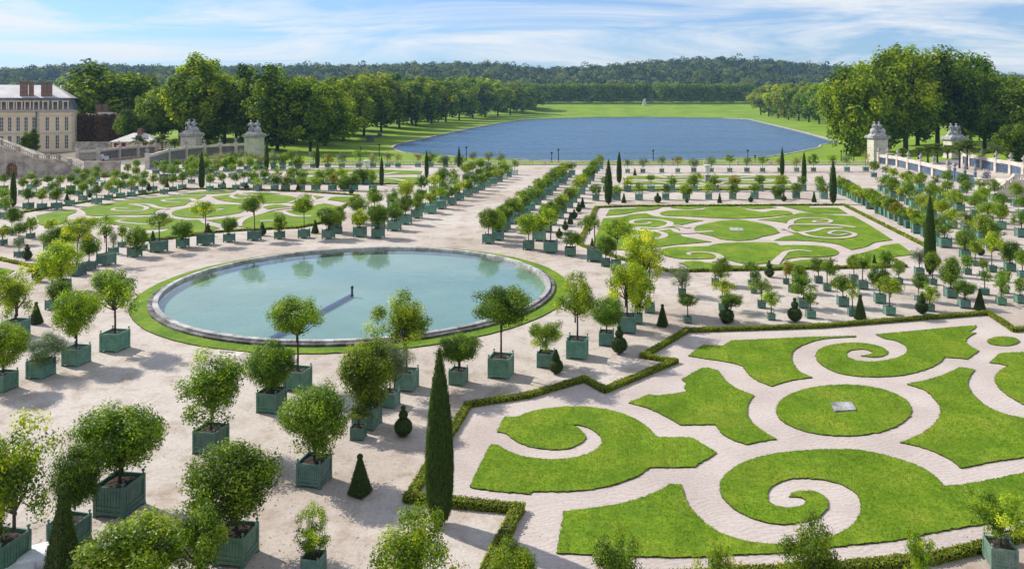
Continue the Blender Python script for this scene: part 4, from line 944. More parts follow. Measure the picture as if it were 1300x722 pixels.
# ------------------------------------------------------------------ rows
ORD = 'first second third fourth fifth sixth seventh eighth ninth tenth eleventh twelfth thirteenth fourteenth fifteenth sixteenth seventeenth eighteenth nineteenth twentieth 21st 22nd 23rd 24th 25th 26th'.split()
KW = {'round': 'round', 'airy': 'airy', 'wide': 'spreading', 'grey': 'grey leaved', 'sparse': 'thin'}
def row(p0, p1, n, label, group, off=0.0, tw=(1.05, 1.3), rr=(1.1, 1.4), top=(3.0, 3.8), skip=0, name=None, kinds=('round', 'round', 'wide', 'airy'), cols='nnnddlyg', white=()):
    a = Vector(P(*p0)[:2]); b = Vector(P(*p1)[:2]); d = (b-a).normalized(); s = Vector((d.y, -d.x))
    for i in range(skip, n):
        p = a.lerp(b, i/(n-1))+s*(off+rnd.gauss(0, .2))+d*rnd.gauss(0, .3)
        co = rnd.choice(cols); co = 'yg' if co == 'g' else co
        kd = rnd.choice(kinds); r = rnd.uniform(*rr); t_ = rnd.uniform(*top)
        wpx = 2*r/p.y*FOC
        adj = {'n': '', 'd': 'dark ', 'l': 'light ', 'y': 'yellowish ', 'yg': 'yellow green ', 'b': 'russet '}[co]
        potted(p.x, p.y, rnd.uniform(*tw), t_, r, t_-2*r*rnd.uniform(0.82, 1.0), f'{adj}{KW[kd]} {label.format(ORD[i])}', group, kd, co, 'mid' if wpx >= 19 else 'far',
               tubcol=(7, 3.9, 4.6) if i in white else None, name=name)
G1 = 'orange trees in rows along the broad central alley'
row((480,301), (652,222), 17, 'orange tree, {} from the pool, edge row on the left alley side', G1, 0.2, rr=(.95, 1.2), top=(2.7, 3.5), skip=1, white=(14, 16))
row((480,301), (652,222), 12, 'orange tree, {} from the pool, second row on the left alley side', G1, -2.4, rr=(.9, 1.15), top=(2.7, 3.5), white=(15,))
row((478,296), (640,222), 12, 'orange tree, {} from the pool, row against the left bed', G1, -5.2, rr=(1.1, 1.45), cols='nndlyynlnd')
row((620,309), (716,222), 18, 'orange tree, {} from the pool, edge row on the right alley side', G1, 0, rr=(.9, 1.15), top=(2.6, 3.3), skip=1)
row((629,304), (724,222), 14, 'orange tree, {} from the pool, second row on the right alley side', G1, 0.2, rr=(.85, 1.05), top=(2.6, 3.3))
row((671,317), (762,212), 20, 'orange tree, {} from the pool, row along the narrow topiary path', G1, 0.3, rr=(.9, 1.15), top=(2.6, 3.3), skip=1)

G2 = 'orange trees in the rows right of the long hedge'
row((1200,313), (1068,246), 17, 'orange tree, {} from the slim cypress along the long straight hedge', G2, 0, (0.95, 1.15), (0.85, 1.15), (2.3, 3.0), cols='nnnyggdlnnlggnlb')
row((1192,292), (1075,240), 11, 'orange tree, {} from the slim cypress, second row past the hedge', G2, -2.5, (0.95, 1.15), (0.9, 1.3), (2.5, 3.1), cols='nnyggdl')
row((1262,316), (1120,243), 13, 'orange tree, {} from the edge, third row past the hedge', G2, 0, (0.95, 1.2), (0.95, 1.3), (2.6, 3.3), cols='nnyggdl')
row((1294,300), (1150,238), 11, 'orange tree, {} from the edge, fourth row past the hedge', G2, 0, (.95, 1.15), (.95, 1.25), (2.6, 3.4), cols='nnggdl')
row((1300,276), (1110,225), 11, 'orange tree, {} from the stair, row under the iron railings', G2, 0, (.95, 1.15), (1.0, 1.3), (2.7, 3.5), cols='nnggdl')
row((1290,262), (1205,240), 5, 'orange tree, {} from the stair foot, short row there', G2, 0, (.95, 1.15), (1.0, 1.3), (2.7, 3.5))
G3 = 'orange trees in the cross rows behind the middle bed'
row((757,254.5), (1044,252), 11, 'orange tree, {} from the alley, first row behind the middle bed', G3, 0, (0.95, 1.15), (0.8, 1.25), (2.3, 3.0), cols='nnnnyggdlnnlndgnlb')
row((770,243.5), (1045,242), 11, 'orange tree, {} from the alley, second row behind the middle bed', G3, 0, (0.95, 1.2), (0.9, 1.3), (2.5, 3.2), cols='nnnnyggdlnnlndgnlb')
G4 = 'orange trees in the cross rows behind the left bed'
row((330,242), (470,242), 9, 'orange tree, {} from the left, first row behind the left bed', G4, 0, (0.95, 1.15), (1.0, 1.35), (2.5, 3.2), cols='nnnnyggdlnnlndgnlb')
row((322,233.5), (470,234), 10, 'orange tree, {} from the left, second row behind the left bed', G4, 0, (1.0, 1.2), (1.1, 1.4), (2.7, 3.4), cols='nnnggdlnnlb')
G5 = 'shrubs in tubs before the lake balustrade'
row((796,219.5), (1097,217.5), 15, 'shrub, {} from the alley before the balustrade', G5, 0, (0.9, 1.1), (1.1, 1.6), (3.2, 4.2), kinds=('grey', 'grey', 'grey', 'airy'), cols='nnnydlnnb')
row((381,213), (636,211.5), 15, 'shrub, {} from the left before the balustrade across the alley', G5, 0, (0.9, 1.1), (1.2, 1.8), (3.2, 4.4), kinds=('grey', 'grey', 'grey', 'airy'), cols='nnnydlnnb')
row((246,217.5), (376,215), 11, 'shrub, {} from the outer cypress, nearer row below the left pillars', 'leafy shrubs in tubs below the left pillars', 0, (0.95, 1.15), (1.3, 1.7), (3.0, 3.9), kinds=('grey', 'airy', 'round', 'grey', 'wide'), cols='nndlyg', name='oleander_shrub')
row((262,211), (372,210.5), 9, 'shrub, {} from the outer cypress, farther row below the left pillars', 'leafy shrubs in tubs below the left pillars', 0, (0.95, 1.15), (1.4, 1.9), (3.2, 4.2), kinds=('grey', 'airy', 'grey', 'wide'), cols='nndly', name='oleander_shrub')
row((205,228), (262,222), 5, 'orange tree, {} from the stair, short row beside the outer cypress', G4, 0, (0.95, 1.15), (1.1, 1.4), (2.7, 3.4), cols='nndlyg')
# left field, from the crowns seen there (photo pixels of the crown centres)
G6 = 'orange trees below the left stair'
Z1 = lambda zx, zy: (zx/3.94, 80+zy/3.94)
LF = [(142,655,17),(210,655,14),(283,655,16),(350,640,14),(415,620,16),(484,632,9),(543,615,12),(603,606,11),(657,600,10),(712,592,11),(767,576,11),(820,590,9),(865,578,10),(912,570,10),(958,545,11),(1050,575,10),(1110,568,10),(1180,570,10),(1220,560,12),
 (115,595,15),(155,568,13),(182,600,11),(240,580,14),(270,612,12),(302,582,12),(355,575,13),(390,596,12),(386,540,12),(428,545,11),(415,568,10),(455,592,11),(472,558,13),(480,532,10),(525,560,11),(578,550,13),(570,586,11),(620,565,12),(640,522,13),(682,502,12),(678,535,11),(673,575,9),(720,558,11),(780,505,13),(825,498,11),(860,535,13),(890,498,11),(870,500,11),(930,510,12),(985,505,12),(1050,540,11),(1085,515,11),(1030,498,11),(1130,495,12),(1160,520,11),(1200,500,12),(1250,495,11),(1275,525,12),(20,575,12),(25,655,12),(8,640,13),(30,695,12)]
for i, (zx, zy, rp) in enumerate(sorted(LF, key=lambda q: q[1])):
    x, yc = Z1(zx, zy); r = 0.0
    # crown centre about 2.1 m up: solve for the base
    hc = 2.15; Z = (CAM_H-hc)*FOC/(yc-HOR); X = (x-650)/FOC*Z; r = min(1.7, max(0.9, rp*0.27*Z/FOC*1.55))
    co = rnd.choice(['n', 'n', 'n', 'd', 'd', 'l', 'yg']); kd = rnd.choice(['round', 'round', 'round', 'wide'])
    if (zx, zy) in ((484,632), ): co = 'd'
    adj = {'n': '', 'd': 'dark ', 'l': 'light ', 'yg': 'yellow green '}[co]
    dep = lambda q: 0 if q < 520 else 1 if q < 555 else 2 if q < 590 else 3 if q < 625 else 4
    depth = ('rearmost', 'rear', 'middle', 'front', 'foremost')[dep(zy)]; rowi = sum(1 for q in LF if dep(q[1]) == dep(zy) and q[0] < zx)
    potted(X, Z, rnd.uniform(0.85, 1.0), hc+r*0.95, r, hc-r*0.9, f'{adj}{KW[kd]} orange tree, {ORD[rowi]} from the left, {depth} rows below the stair', G6, kd, co, 'mid' if rp > 13 else 'far')

# ------------------------------------------------------------------ topiary
def topiary(kind, x, yb, hpx, label, col='n', group='clipped topiary in the beds'):
    Z = FOC*CAM_H/(yb-HOR); H = hpx*Z/FOC; base_h = {'cone': 2.05, 'stack': 1.73, 'ball': 1.34, 'conball': 1.76}[kind]; s = H/base_h
    X, Y, _ = P(x, yb); Y += 0.5*s; X = (x-650)/FOC*Y
    e = empty('topiary_cone' if kind == 'cone' else 'topiary_ball', (X, Y, 0), label, 'topiary', group, ALIGN+0.55)
    A, B, ca, cb_ = TOPM[kind, 'near' if hpx > 24 else 'far']
    sc = (s, s, s); cs = COL[col]
    a = kid('clipped_body', A, e, sc=sc, col=cs); kid('core', ca, a)
    b_ = kid('clipped_top', B, e, sc=sc, col=cs); kid('core', cb_, b_)
    kid('stem', STEM, e, sc=sc)
for k, x, yb, h, lab in [
 ('cone',457,634,52,'dark clipped pyramid with a knob on top, alone on the shaded gravel'),
 ('stack',512,559,40,'three tiered ball topiary left of the tall cypress'),
 ('conball',706,477,31,'ball topiary carrying a small cone, beside a square tub'),
 ('stack',786,452,36,'three tiered ball topiary at the bend of the box hedge'),
 ('cone',841,416,28,'slim dark clipped cone left of the front rows'),
 ('ball',922.5,413,24,'single big clipped ball under a pale orange tree'),
 ('stack',1009,411,31,'tiered topiary with a flat skirt near the near hedge'),
 ('cone',1092,407,31,'tall clipped cone between two saplings'),
 ('conball',1170,400,26,'ball topiary with a cone top near the near hedge'),
 ('cone',1244,395,27,'clipped cone furthest right along the near hedge'),
 ('cone',46,413,28,'clipped cone under the light green tree at the left edge'),
 ('stack',34.5,331,20,'small stacked topiary by the left hedge corner'),
 ('stack',48,359,24,'tiered topiary beside the big golden orange tree'),
 ('cone',194,310,16,'little clipped cone in front of the left bed hedge'),
 ('cone',400,297,17,'little clipped cone by the left bed hedge at the alley end'),
 ('stack',333,300,17,'small stacked topiary behind the two tiered orange tree'),
 ('stack',264,300,16,'small topiary behind the thin crowned pale orange tree'),
 ('ball',710,303,12,'nearest clipped ball of the narrow topiary path'),
 ('stack',717.5,293,14,'nearest tiered topiary of the narrow topiary path'),
 ('cone',724,285,15,'nearest clipped cone of the narrow topiary path'),
 ('ball',729,278,11,'second clipped ball of the narrow topiary path'),
 ('stack',734.6,270,13,'second tiered topiary of the narrow topiary path'),
 ('cone',739.5,264,13,'furthest clipped cone of the narrow topiary path'),
 ('cone',751.7,315,12,'tiny clipped cone at the corner of the middle bed'),
 ('cone',792,258,12,'clipped cone by the alley behind the middle bed'),
 ('ball',835,258,12,'clipped ball behind the middle bed, nearest the alley'),
 ('stack',872,258,8,'tiny stacked topiary behind the scalloped lawn'),
 ('cone',913.6,258,12,'clipped cone in the middle of the strip behind the middle bed'),
 ('ball',953,257,8,'tiny clipped ball behind the middle bed'),
 ('ball',995,256,9,'clipped ball behind the middle bed toward the long hedge'),
 ('cone',1033.5,257,13,'clipped cone behind the middle bed nearest the long hedge'),
 ('cone',796,243,11,'clipped cone at the alley corner of the far bed'),
 ('cone',806,223,9,'tiny dark cone by the balustrade shrubs'),
 ('cone',1110,335,11,'small dark cone on the corner of the middle bed turf'),
 ('stack',976.6,353,21,'tiered topiary standing inside the middle bed hedge'),
 ('ball',1245,325,12,'dark clipped ball under the yellow brown orange tree'),
 ('cone',85,257,12,'dark cone in the rows below the stair'),
 ('ball',114,251,7,'tiny dark ball by the outer hedge of the left bed'),
 ('stack',189,243,11,'stacked topiary by the outer hedge of the left bed'),
 ('cone',212,238,10,'dark cone by the outer hedge of the left bed'),
 ('cone',284,240,11,'dark cone behind the far hedge of the left bed'),
 ('ball',313,241,8,'dark ball behind the far hedge of the left bed'),
 ('cone',378,243,10,'dark cone behind the left bed toward the alley'),
 ('ball',446,247,8,'dark ball behind the left bed at the alley row')]:
    topiary(k, x, yb, h, lab)
# the tall pyramid at the lower left corner
topiary('cone', 80, 775, 143, 'tall narrow clipped pyramid in the lower left corner, gold tinged edges', 'l')
pyr = [o for o in C.objects if o.get('label', '').startswith('tall narrow clipped pyramid')][0]; 
for ch in pyr.children: ch.scale = (ch.scale[0]*0.64, ch.scale[1]*0.64, ch.scale[2])
for x, yb, h, lab in [(558,676,227,'tall dark columnar cypress inside the hedge corner of the near bed'),
 (256,240,48,'slim cypress at the outer corner of the left bed'),(17,263,47,'slim cypress before the stair at the left edge'),(338.5,216,37,'slim cypress under the statue pillar on the left'),
 (403,214,34,'slim cypress against the left lawn'),(484.5,236,38,'slim cypress beside the white urn on the left'),(541.6,227,36,'slim cypress between the left rows and the lake'),
 (582.7,213,27,'smallest slim cypress at the lake end of the alley rows'),(772.5,260,57,'tall slim cypress at the alley corner of the middle bed'),(786,233,40,'slim cypress at the far bed by the alley'),
 (993,223.5,36,'slim cypress at the lake corner of the far bed'),(1020.8,234,41,'slim cypress at the side of the far bed'),(1057.6,259,56,'slim cypress at the end of the long straight hedge'),(1180.6,350,101,'tall slim cypress at the near corner of the middle bed')]:
    Z = FOC*CAM_H/(yb-HOR); H = h*Z/FOC; s = H/7.0; X, Y, _ = P(x, yb); Y += 0.5; X = (x-650)/FOC*Y
    e = empty('cypress_tree', (X, Y, 0), lab, 'cypress', 'columnar cypresses of the parterre', rnd.uniform(0, 6))
    sw = s*rnd.uniform(0.9, 1.1)*(0.98 if h > 90 else 0.68)
    if h > 200: sw = 0.58
    if 90 < h < 200: sw = s*0.55
    f = kid('foliage', CYPM['near' if h > 90 else 'far'], e, sc=(sw, sw, s)); kid('core', CYPC, f); kid('trunk', CYPT, e, sc=(s, s, s))
# ------------------------------------------------------------------ box hedges
def hedge(px, wd, ht, label, step, n_per_m, ls, gaps=(), z0=0.0, mat='box_leaf', name='box_hedge', group='low box hedges of the beds', world=None, col=None):
    e = empty(name, (0, 0, 0), label, 'hedge', group)
    pts = world or [P(x, y)[:2] for x, y in px]
    lc, ln, ls_, lt = [], [], [], []
    bm = bmesh.new()
    for a, b in zip(pts, pts[1:]):
        a, b = Vector(a), Vector(b); d = b-a; L = d.length; d.normalize(); s = Vector((-d.y, d.x))
        box(bm, (*((a+b)/2), ht*0.46), (L+wd*0.86, wd*0.86, ht*0.9), math.atan2(d.y, d.x))
        n = int(L*n_per_m)
        t_ = NR.random(n)*(L+wd)-wd/2; f = NR.random(n); per = 2*ht+wd
        u = f*per
        hb = 0.05*np.sin(t_*2.3+a.x)+0.04*np.sin(t_*5.1+a.y)
        off = np.where(u < ht, -wd/2, np.where(u < ht+wd, u-ht-wd/2, wd/2))
        hz = np.where(u < ht, u, np.where(u < ht+wd, ht, u-ht-wd))*(1+hb)
        nx = np.where(u < ht, -1.0, np.where(u < ht+wd, 0.0, 1.0)); nz = np.where((u >= ht) & (u < ht+wd), 1.0, 0.15)
        c = np.stack([a.x+d.x*t_+s.x*off, a.y+d.y*t_+s.y*off, hz], 1)+NR.normal(size=(n, 3))*0.022
        lc.append(c); ln.append(np.stack([s.x*nx, s.y*nx, nz], 1)+NR.normal(size=(n, 3))*0.5)
        lt.append(np.clip(0.48+0.22*np.sin(t_*1.7)*0.5+0.2*NR.normal(size=n), 0, 1))
    c = np.concatenate(lc)
    me = leaves('clipped_foliage', c, np.concatenate(ln), ls*NR.uniform(0.7, 1.3, len(c)), 0.6, np.concatenate(lt), M[mat])
    o = kid('clipped_foliage', me, e, col=col); kid('core', bm_mesh(bm, 'core', M['core']), o)
    return e
hedge([(519.5,635),(594,516.5),(669,504.5)], 0.37, 0.24, 'box hedge running past the tall cypress, up to a small gap', 0, 560, 0.045)
hedge([(672,504),(742,483.5),(768,497.5),(856,461),(817,454),(872,421.5),(1040,416),(1255,399),(1288,421),(1345,413)], 0.37, 0.24, 'zigzag box hedge closing the near bed toward the pool and front rows', 0, 520, 0.048)
hedge([(519,636),(658,650),(636,692),(612,742)], 0.4, 0.28, 'box hedge corner at the foot of the tall cypress', 0, 620, 0.042)
hedge([(700,746),(1092,722),(1183,713),(1254,696),(1300,683),(1380,662)], 0.37, 0.24, 'box hedge along the bottom edge under the saplings', 0, 620, 0.042)
hedge([(735,311),(757,264),(797,262.6),(1071,260.8),(1176,313.5)], 0.42, 0.22, 'long straight box hedge round the alley and right sides of the middle bed', 0, 60, 0.14)
hedge([(735,311),(790,330),(851,345.5),(1148,339),(1128,327.5)], 0.38, 0.22, 'box hedge along the near side of the middle bed', 0, 100, 0.11)
hedge([(1176,313.5),(1190,334)], 0.38, 0.22, 'short box hedge beside the tall slim cypress', 0, 100, 0.11)
hedge([(28,270.5),(120,255),(236,240.5),(300,240.5),(380,243.5),(454,248.5),(412,283),(376,290),(316,292.5)], 0.38, 0.22, 'box hedge round the outer and far sides of the left bed', 0, 60, 0.14)
hedge([(316,292.5),(272,295.5),(216,303.5),(186,306)], 0.38, 0.22, 'box hedge on the pool side of the left bed', 0, 90, 0.12)
hedge([(-60,322),(0,330),(46,340),(38,345)], 0.38, 0.22, 'box hedge corner at the left picture edge', 0, 140, 0.10)
hedge([(786,242.5),(1012,241)], 0.38, 0.22, 'box hedge on the near side of the far bed', 0, 30, 0.2)
hedge([(370,233),(536,234.5)], 0.38, 0.22, 'box hedge on the near side of the far left bed', 0, 30, 0.2)
# grass edge tufts are skipped at this size; white sacks by the pyramid
sx_, sy_, _ = P(46, 716)
def sack(cx, cy, cz, sx, sy, sz, rz, seed):
    bm = bmesh.new(); r = random.Random(seed)
    bmesh.ops.create_icosphere(bm, subdivisions=4, radius=1)
    for v in bm.verts:
        p = v.co.copy(); q = Vector([math.copysign(abs(c)**0.55, c) for c in p])
        f = 1+0.05*math.sin(q.x*7+seed)*math.sin(q.y*6+seed)+0.03*math.sin(q.x*17+q.y*13)
        v.co = Vector((q.x*sx*f, q.y*sy*f, q.z*sz*(f+0.15*math.sin(q.x*4+seed))))
    bmesh.ops.transform(bm, matrix=Matrix.Translation((cx, cy, cz))@Matrix.Rotation(rz, 4, 'Z'), verts=bm.verts)
    return bm_mesh(bm, 'sack', M['canvas'], True)
tag(link('folded_tarp', sack(sx_, sy_, 0.24, 0.75, 0.5, 0.24, 0.5, 1)), 'larger bundle of white canvas on the gravel behind the pyramid', 'bundle', 'white canvas bundles by the pyramid')
tag(link('folded_tarp', sack(sx_-0.25, sy_-0.75, 0.2, 0.55, 0.4, 0.2, 0.2, 4)), 'smaller bundle of white canvas nearer the picture edge', 'bundle', 'white canvas bundles by the pyramid')
# fallen leaves on the gravel, thickest round the tubs
tubs_ = [o for o in C.objects if o.get('category') in ('orange tree', 'shrub') and o.parent is None and o.location.y < 70]
n = 7000; ci = NR.integers(0, len(tubs_), n); ctr = np.array([[o.location.x, o.location.y] for o in tubs_])[ci]
q = ctr+NR.normal(size=(n, 2))*NR.uniform(0.5, 2.6, (n, 1)); keep = np.linalg.norm(q-np.array([PC.x, PC.y]), axis=1) > 17.2; q = q[keep]; n = len(q)
tag(link('fallen_leaves', leaves('fallen_leaves', np.concatenate([q, np.full((n, 1), 0.012)], 1), np.array([[0, 0, 1.0]])+NR.normal(size=(n, 3))*0.25, NR.uniform(0.018, 0.04, n), 0.55, NR.random(n), M['litter'])), kind='stuff')
# drain cover by the pool
gx, gy, _ = P(291, 447)
bm = bmesh.new(); box(bm, (gx, gy, 0.006), (1.9, 1.3, 0.03), -0.2); 
dc = link('drain_cover', bm_mesh(bm, 'drain_cover', M['stone'])); tag(dc, 'flat pale drain slab set in the gravel near the pool', 'drain cover')
bm = bmesh.new(); box(bm, (gx, gy, 0.026), (0.6, 0.1, 0.012), -0.1); kid('slot', bm_mesh(bm, 'slot', M['dark_metal']), dc)

# ------------------------------------------------------------------ balustrade at the lake end
def balustrade(name, a, b, label, spacing=0.34, ht=1.0, pier_every=8.0, cat='balustrade', group=None, simple=False):
    a, b = Vector(a), Vector(b); d = b-a; L = Vector((d.x, d.y)).length; ang = math.atan2(d.y, d.x); slope = d.z/L
    e = empty(name, a, label, cat, group)
    bm = bmesh.new(); bar(bm, (0, 0, ht-0.09), d+Vector((0, 0, ht-0.09)), 0.36, 0.18); kid('handrail', bm_mesh(bm, 'handrail', M['stone']), e)
    bm = bmesh.new(); bar(bm, (0, 0, 0.1), d+Vector((0, 0, 0.1)), 0.36, 0.2); kid('plinth', bm_mesh(bm, 'plinth', M['stone']), e)
    np_ = max(1, round(L/pier_every)); bmp = bmesh.new()
    for i in range(np_+1):
        p = d*i/np_; box(bmp, (0, 0, (ht+0.08)/2), (0.5, 0.5, ht+0.08), 0)
        me = bm_mesh(bmp, 'pier', M['stone']) if i == 0 else me
        kid('pier', me, e, p, (1, 1, 1), ang)
        if i == 0: bmp = bmesh.new()
    bmp.free()
    n = int(L/spacing); bmb = bmesh.new()
    for i in range(n):
        p = d*(i+0.5)/n
        lathe(bmb, [(0.07, 0.2), (0.05, 0.28), (0.11, 0.42), (0.055, 0.68), (0.09, ht-0.19)], p, 5)
    o = kid('balusters', bm_mesh(bmb, 'balusters', M['stone']), e); o['kind'] = 'stuff'
    return e
xl = P(372, 211)[0]; xr = P(1108, 211)[0]; ZB = 183.2
balustrade('stone_balustrade', (xl, ZB, 0), (-6, ZB, 0), 'long stone balustrade before the lake on the left of the alley', 0.8)
balustrade('stone_balustrade', (15, ZB, 0), (xr, ZB, 0), 'long stone balustrade before the lake on the right of the alley', 0.8)
balustrade('stone_balustrade', (-6, ZB+0.6, 0), (15, ZB+0.6, 0), 'short stone balustrade closing the end of the broad alley', 0.8)
# urns on pedestals
def urn(x, ytop, ybase, label):
    X, Y, _ = P(x, ybase); H = (ybase-ytop)*Y/FOC; s = H/4.6
    e = empty('garden_urn', (X, Y, 0), label, 'urn', 'white marble urns in the far beds')
    bm = bmesh.new(); box(bm, (0, 0, 0.9*s), (1.3*s, 1.3*s, 1.8*s)); box(bm, (0, 0, 0.15*s), (1.6*s, 1.6*s, 0.3*s)); box(bm, (0, 0, 1.85*s), (1.55*s, 1.55*s, 0.2*s)); kid('pedestal', bm_mesh(bm, 'pedestal', M['statue']), e)
    bm = bmesh.new(); lathe(bm, [(0.5*s, 1.95*s), (0.3*s, 2.15*s), (0.25*s, 2.4*s), (0.55*s, 2.7*s), (0.72*s, 3.3*s), (0.68*s, 3.9*s), (0.85*s, 4.3*s), (1.05*s, 4.5*s), (1.0*s, 4.6*s), (0.6*s, 4.5*s)], n=16); kid('vase', bm_mesh(bm, 'vase', M['marble'], True), e)
urn(898, 209.5, 231, 'white marble urn on a pedestal in the far bed beyond the middle bed')
urn(466, 203.5, 224, 'white marble urn on a pedestal in the far left bed')
# lamp posts
def lamp(x, yt, yb, h0, label):
    Z = (CAM_H-h0)*FOC/(yb-HOR); H = (yb-yt)*Z/FOC; X = (x-650)/FOC*Z
    e = empty('lamp_post', (X, Z, h0), label, 'lamp post', 'lamp posts along the lake road')
    bm = bmesh.new(); lathe(bm, [(0.22, 0), (0.2, 0.8), (0.12, 1.0), (0.09, H-0.6)], n=8); kid('pole', bm_mesh(bm, 'pole', M['dark_metal']), e)
    bm = bmesh.new(); lathe(bm, [(0.12, H-0.6), (0.3, H-0.15), (0.32, H-0.1), (0.1, H)], n=8); kid('lantern', bm_mesh(bm, 'lantern', M['dark_metal']), e)
for i, (x, yt, yb) in enumerate([(700.4,193,209),(709,189,208),(829.3,190,208),(949.3,190,208),(958.5,197,210),(458,186.5,208),(481.5,182.5,210),(592,186,208),(1068,191,206),(1084,197,207)]):
    lamp(x, yt, yb, -1.2, ['slim lamp post nearest the alley end against the lake', 'taller lamp post beside the alley lamp against the lake', 'lone lamp post against the middle of the lake', 'taller lamp post of the pair against the right part of the lake', 'shorter lamp post of the pair against the right part of the lake', 'lamp post on the left lawn, further from the lake', 'plain tall post on the left lawn by the white urn', 'lamp post against the lake by the smallest cypress', 'lamp post on the right lawn', 'short post on the right lawn near the statue pillar'][i])
# far statue and lawn kiosks
X, Z, H = at(818, 130, 1060); bm = bmesh.new(); box(bm, (0, 0, 1.7), (4.2, 3.2, 5.4)); box(bm, (0, 0, 4.6), (4.8, 3.8, 0.5))
st = empty('equestrian_statue', (X, Z, ground_h(X, Z)), 'tiny white equestrian statue in the gap of the far tree wall', 'statue'); kid('pedestal', bm_mesh(bm, 'pedestal', M['marble']), st)
bm = bmesh.new(); tube(bm, [(-1.7, 0, 7.4), (-0.6, 0, 7.0), (0.8, 0, 7.1), (1.5, 0, 8.0), (1.9, 0, 9.2), (2.5, 0, 9.0)], [0.5, 0.85, 0.8, 0.55, 0.4, 0.25], 8)
for lx, ly, kx in ((-1.2, .35, -.3), (-1.1, -.35, .1), (0.9, .35, .7), (0.9, -.35, 0.1)): tube(bm, [(lx, ly, 6.9), (lx+kx*.5, ly, 5.9), (lx+kx, ly, 4.8)], [0.35, 0.22, 0.15], 6)
tube(bm, [(0, 0, 7.6), (0.05, 0, 8.6), (0.05, 0, 9.4), (0.05, 0, 9.6)], [0.5, 0.55, 0.4, 0.2], 8); lathe(bm, ball(0.36, 9.95, 6), (0.05, 0, 0), 8); tube(bm, [(0.1, .4, 9.2), (0.8, .6, 8.8), (1.3, .3, 8.7)], [0.2, 0.15, 0.12], 6)
kid('rider_and_horse', bm_mesh(bm, 'rider_and_horse', M['marble'], True), st)
for x, yb, s_, lab in ((470.5,179,2.4,'tiny dark hut on the left lawn by the lake'),(482,174,1.6,'tiny dark box on the left lawn behind the hut')):
    Z = 17*FOC/(yb-HOR); X = (x-650)/FOC*Z; e = empty('garden_hut', (X, Z, ground_h(X, Z)-.1), lab, 'hut')
    bm = bmesh.new(); box(bm, (0, 0, s_/2), (s_*1.3, s_, s_)); kid('wall', bm_mesh(bm, 'wall', M['slate']), e)
    bm = bmesh.new(); box(bm, (0, 0, s_+0.2), (s_*1.5, s_*1.2, 0.4), taper=0.3); kid('roof', bm_mesh(bm, 'roof', M['slate']), e)

# ------------------------------------------------------------------ pillars, fences
def sculpture(seed, s, mat='statue', figures=2):
    """a seated group of figures with raised shoulders and heads on a rock base"""
    r = random.Random(seed); bm = bmesh.new()
    for i in range(5): lathe(bm, ball(r.uniform(.5, .8)*s, 0.35*s, 6), (r.uniform(-1, 1)*s, r.uniform(-.6, .6)*s, 0), 7)
    for i in range(figures):
        fx = (-0.5+i*1.0/(max(1, figures-1)))*s*0.9 if figures > 1 else 0; fy = r.uniform(-.2, .2)*s
        lean = r.uniform(-.25, .25)*s
        tube(bm, [(fx, fy, 0.6*s), (fx+lean*.3, fy, 1.1*s), (fx+lean*.7, fy, 1.65*s), (fx+lean, fy, 1.9*s)], [0.42*s, 0.34*s, 0.42*s, 0.14*s], 8)
        lathe(bm, ball(0.22*s, 2.12*s, 6), (fx+lean*1.1, fy, 0), 8)
        for sg in (-1, 1):
            tube(bm, [(fx+lean*.7+sg*.35*s, fy, 1.65*s), (fx+lean*.7+sg*.62*s, fy-.2*s, 1.3*s), (fx+sg*.35*s, fy-.45*s, r.uniform(1.0, 2.0)*s)], [0.15*s, 0.12*s, 0.09*s], 6)
            tube(bm, [(fx+sg*.2*s, fy, .7*s), (fx+sg*.35*s, fy-.6*s, .75*s), (fx+sg*.3*s, fy-.75*s, 0.1*s)], [0.22*s, 0.18*s, 0.12*s], 6)
    return bm_mesh(bm, 'sculpture', M[mat], True)
def pillar(x, Z, ytop_ped, ybase, wd, st_h, label, seed, zg=-0.3):
    X = (x-650)/FOC*Z; top = CAM_H-(ytop_ped-HOR)/FOC*Z
    e = empty('gate_pillar', (X, Z, zg), label, 'pillar', 'stone gate pillars with sculpture'); H = top-zg
    bm = bmesh.new(); k = 8
    for i in range(k):
        z = (H-1.0)*i/k; box(bm, (0, 0, z+(H-1.0)/k/2), (wd*(1.0 if i else 1.08), wd*(1.0 if i else 1.08), (H-1.0)/k-0.06))
    box(bm, (0, 0, (H-1)/2), (wd*0.975, wd*0.975, H-1.0)); kid('shaft', bm_mesh(bm, 'shaft', M['stone']), e)
    bm = bmesh.new(); box(bm, (0, 0, H-0.85), (wd*1.08, wd*1.08, 0.3)); box(bm, (0, 0, H-0.5), (wd*1.28, wd*1.28, 0.35)); box(bm, (0, 0, H-0.15), (wd*1.2, wd*1.2, 0.3)); box(bm, (0, 0, H+0.35), (wd*0.95, wd*0.95, 0.7), taper=0.72); kid('cornice', bm_mesh(bm, 'cornice', M['statue']), e)
    kid('sculpture', sculpture(seed, st_h/2.15), e, (0, 0, H+0.6))
pillar(243, 214, 169, 196, 4.2, 3.0, 'gate pillar with a seated stone group, left of the left pair', 3)
pillar(323, 214, 170, 197, 4.2, 3.0, 'gate pillar with a seated stone group beside the big left tree', 5)
pillar(1114, 196, 172, 206, 3.6, 2.7, 'gate pillar with a stone group at the lake end of the railings', 8)
pillar(1212, 210, 174, 200, 4.0, 2.9, 'gate pillar with a stone group among the palms on the right', 12)
bm = bmesh.new(); lathe(bm, [(0.3, 0), (0.18, 0.15), (0.15, 0.25), (0.42, 0.55), (0.45, 0.8), (0.3, 0.95), (0.12, 1.1), (0.16, 1.25), (0.03, 1.4)], n=8); FINIAL = bm_mesh(bm, 'finial', M['statue'], True)
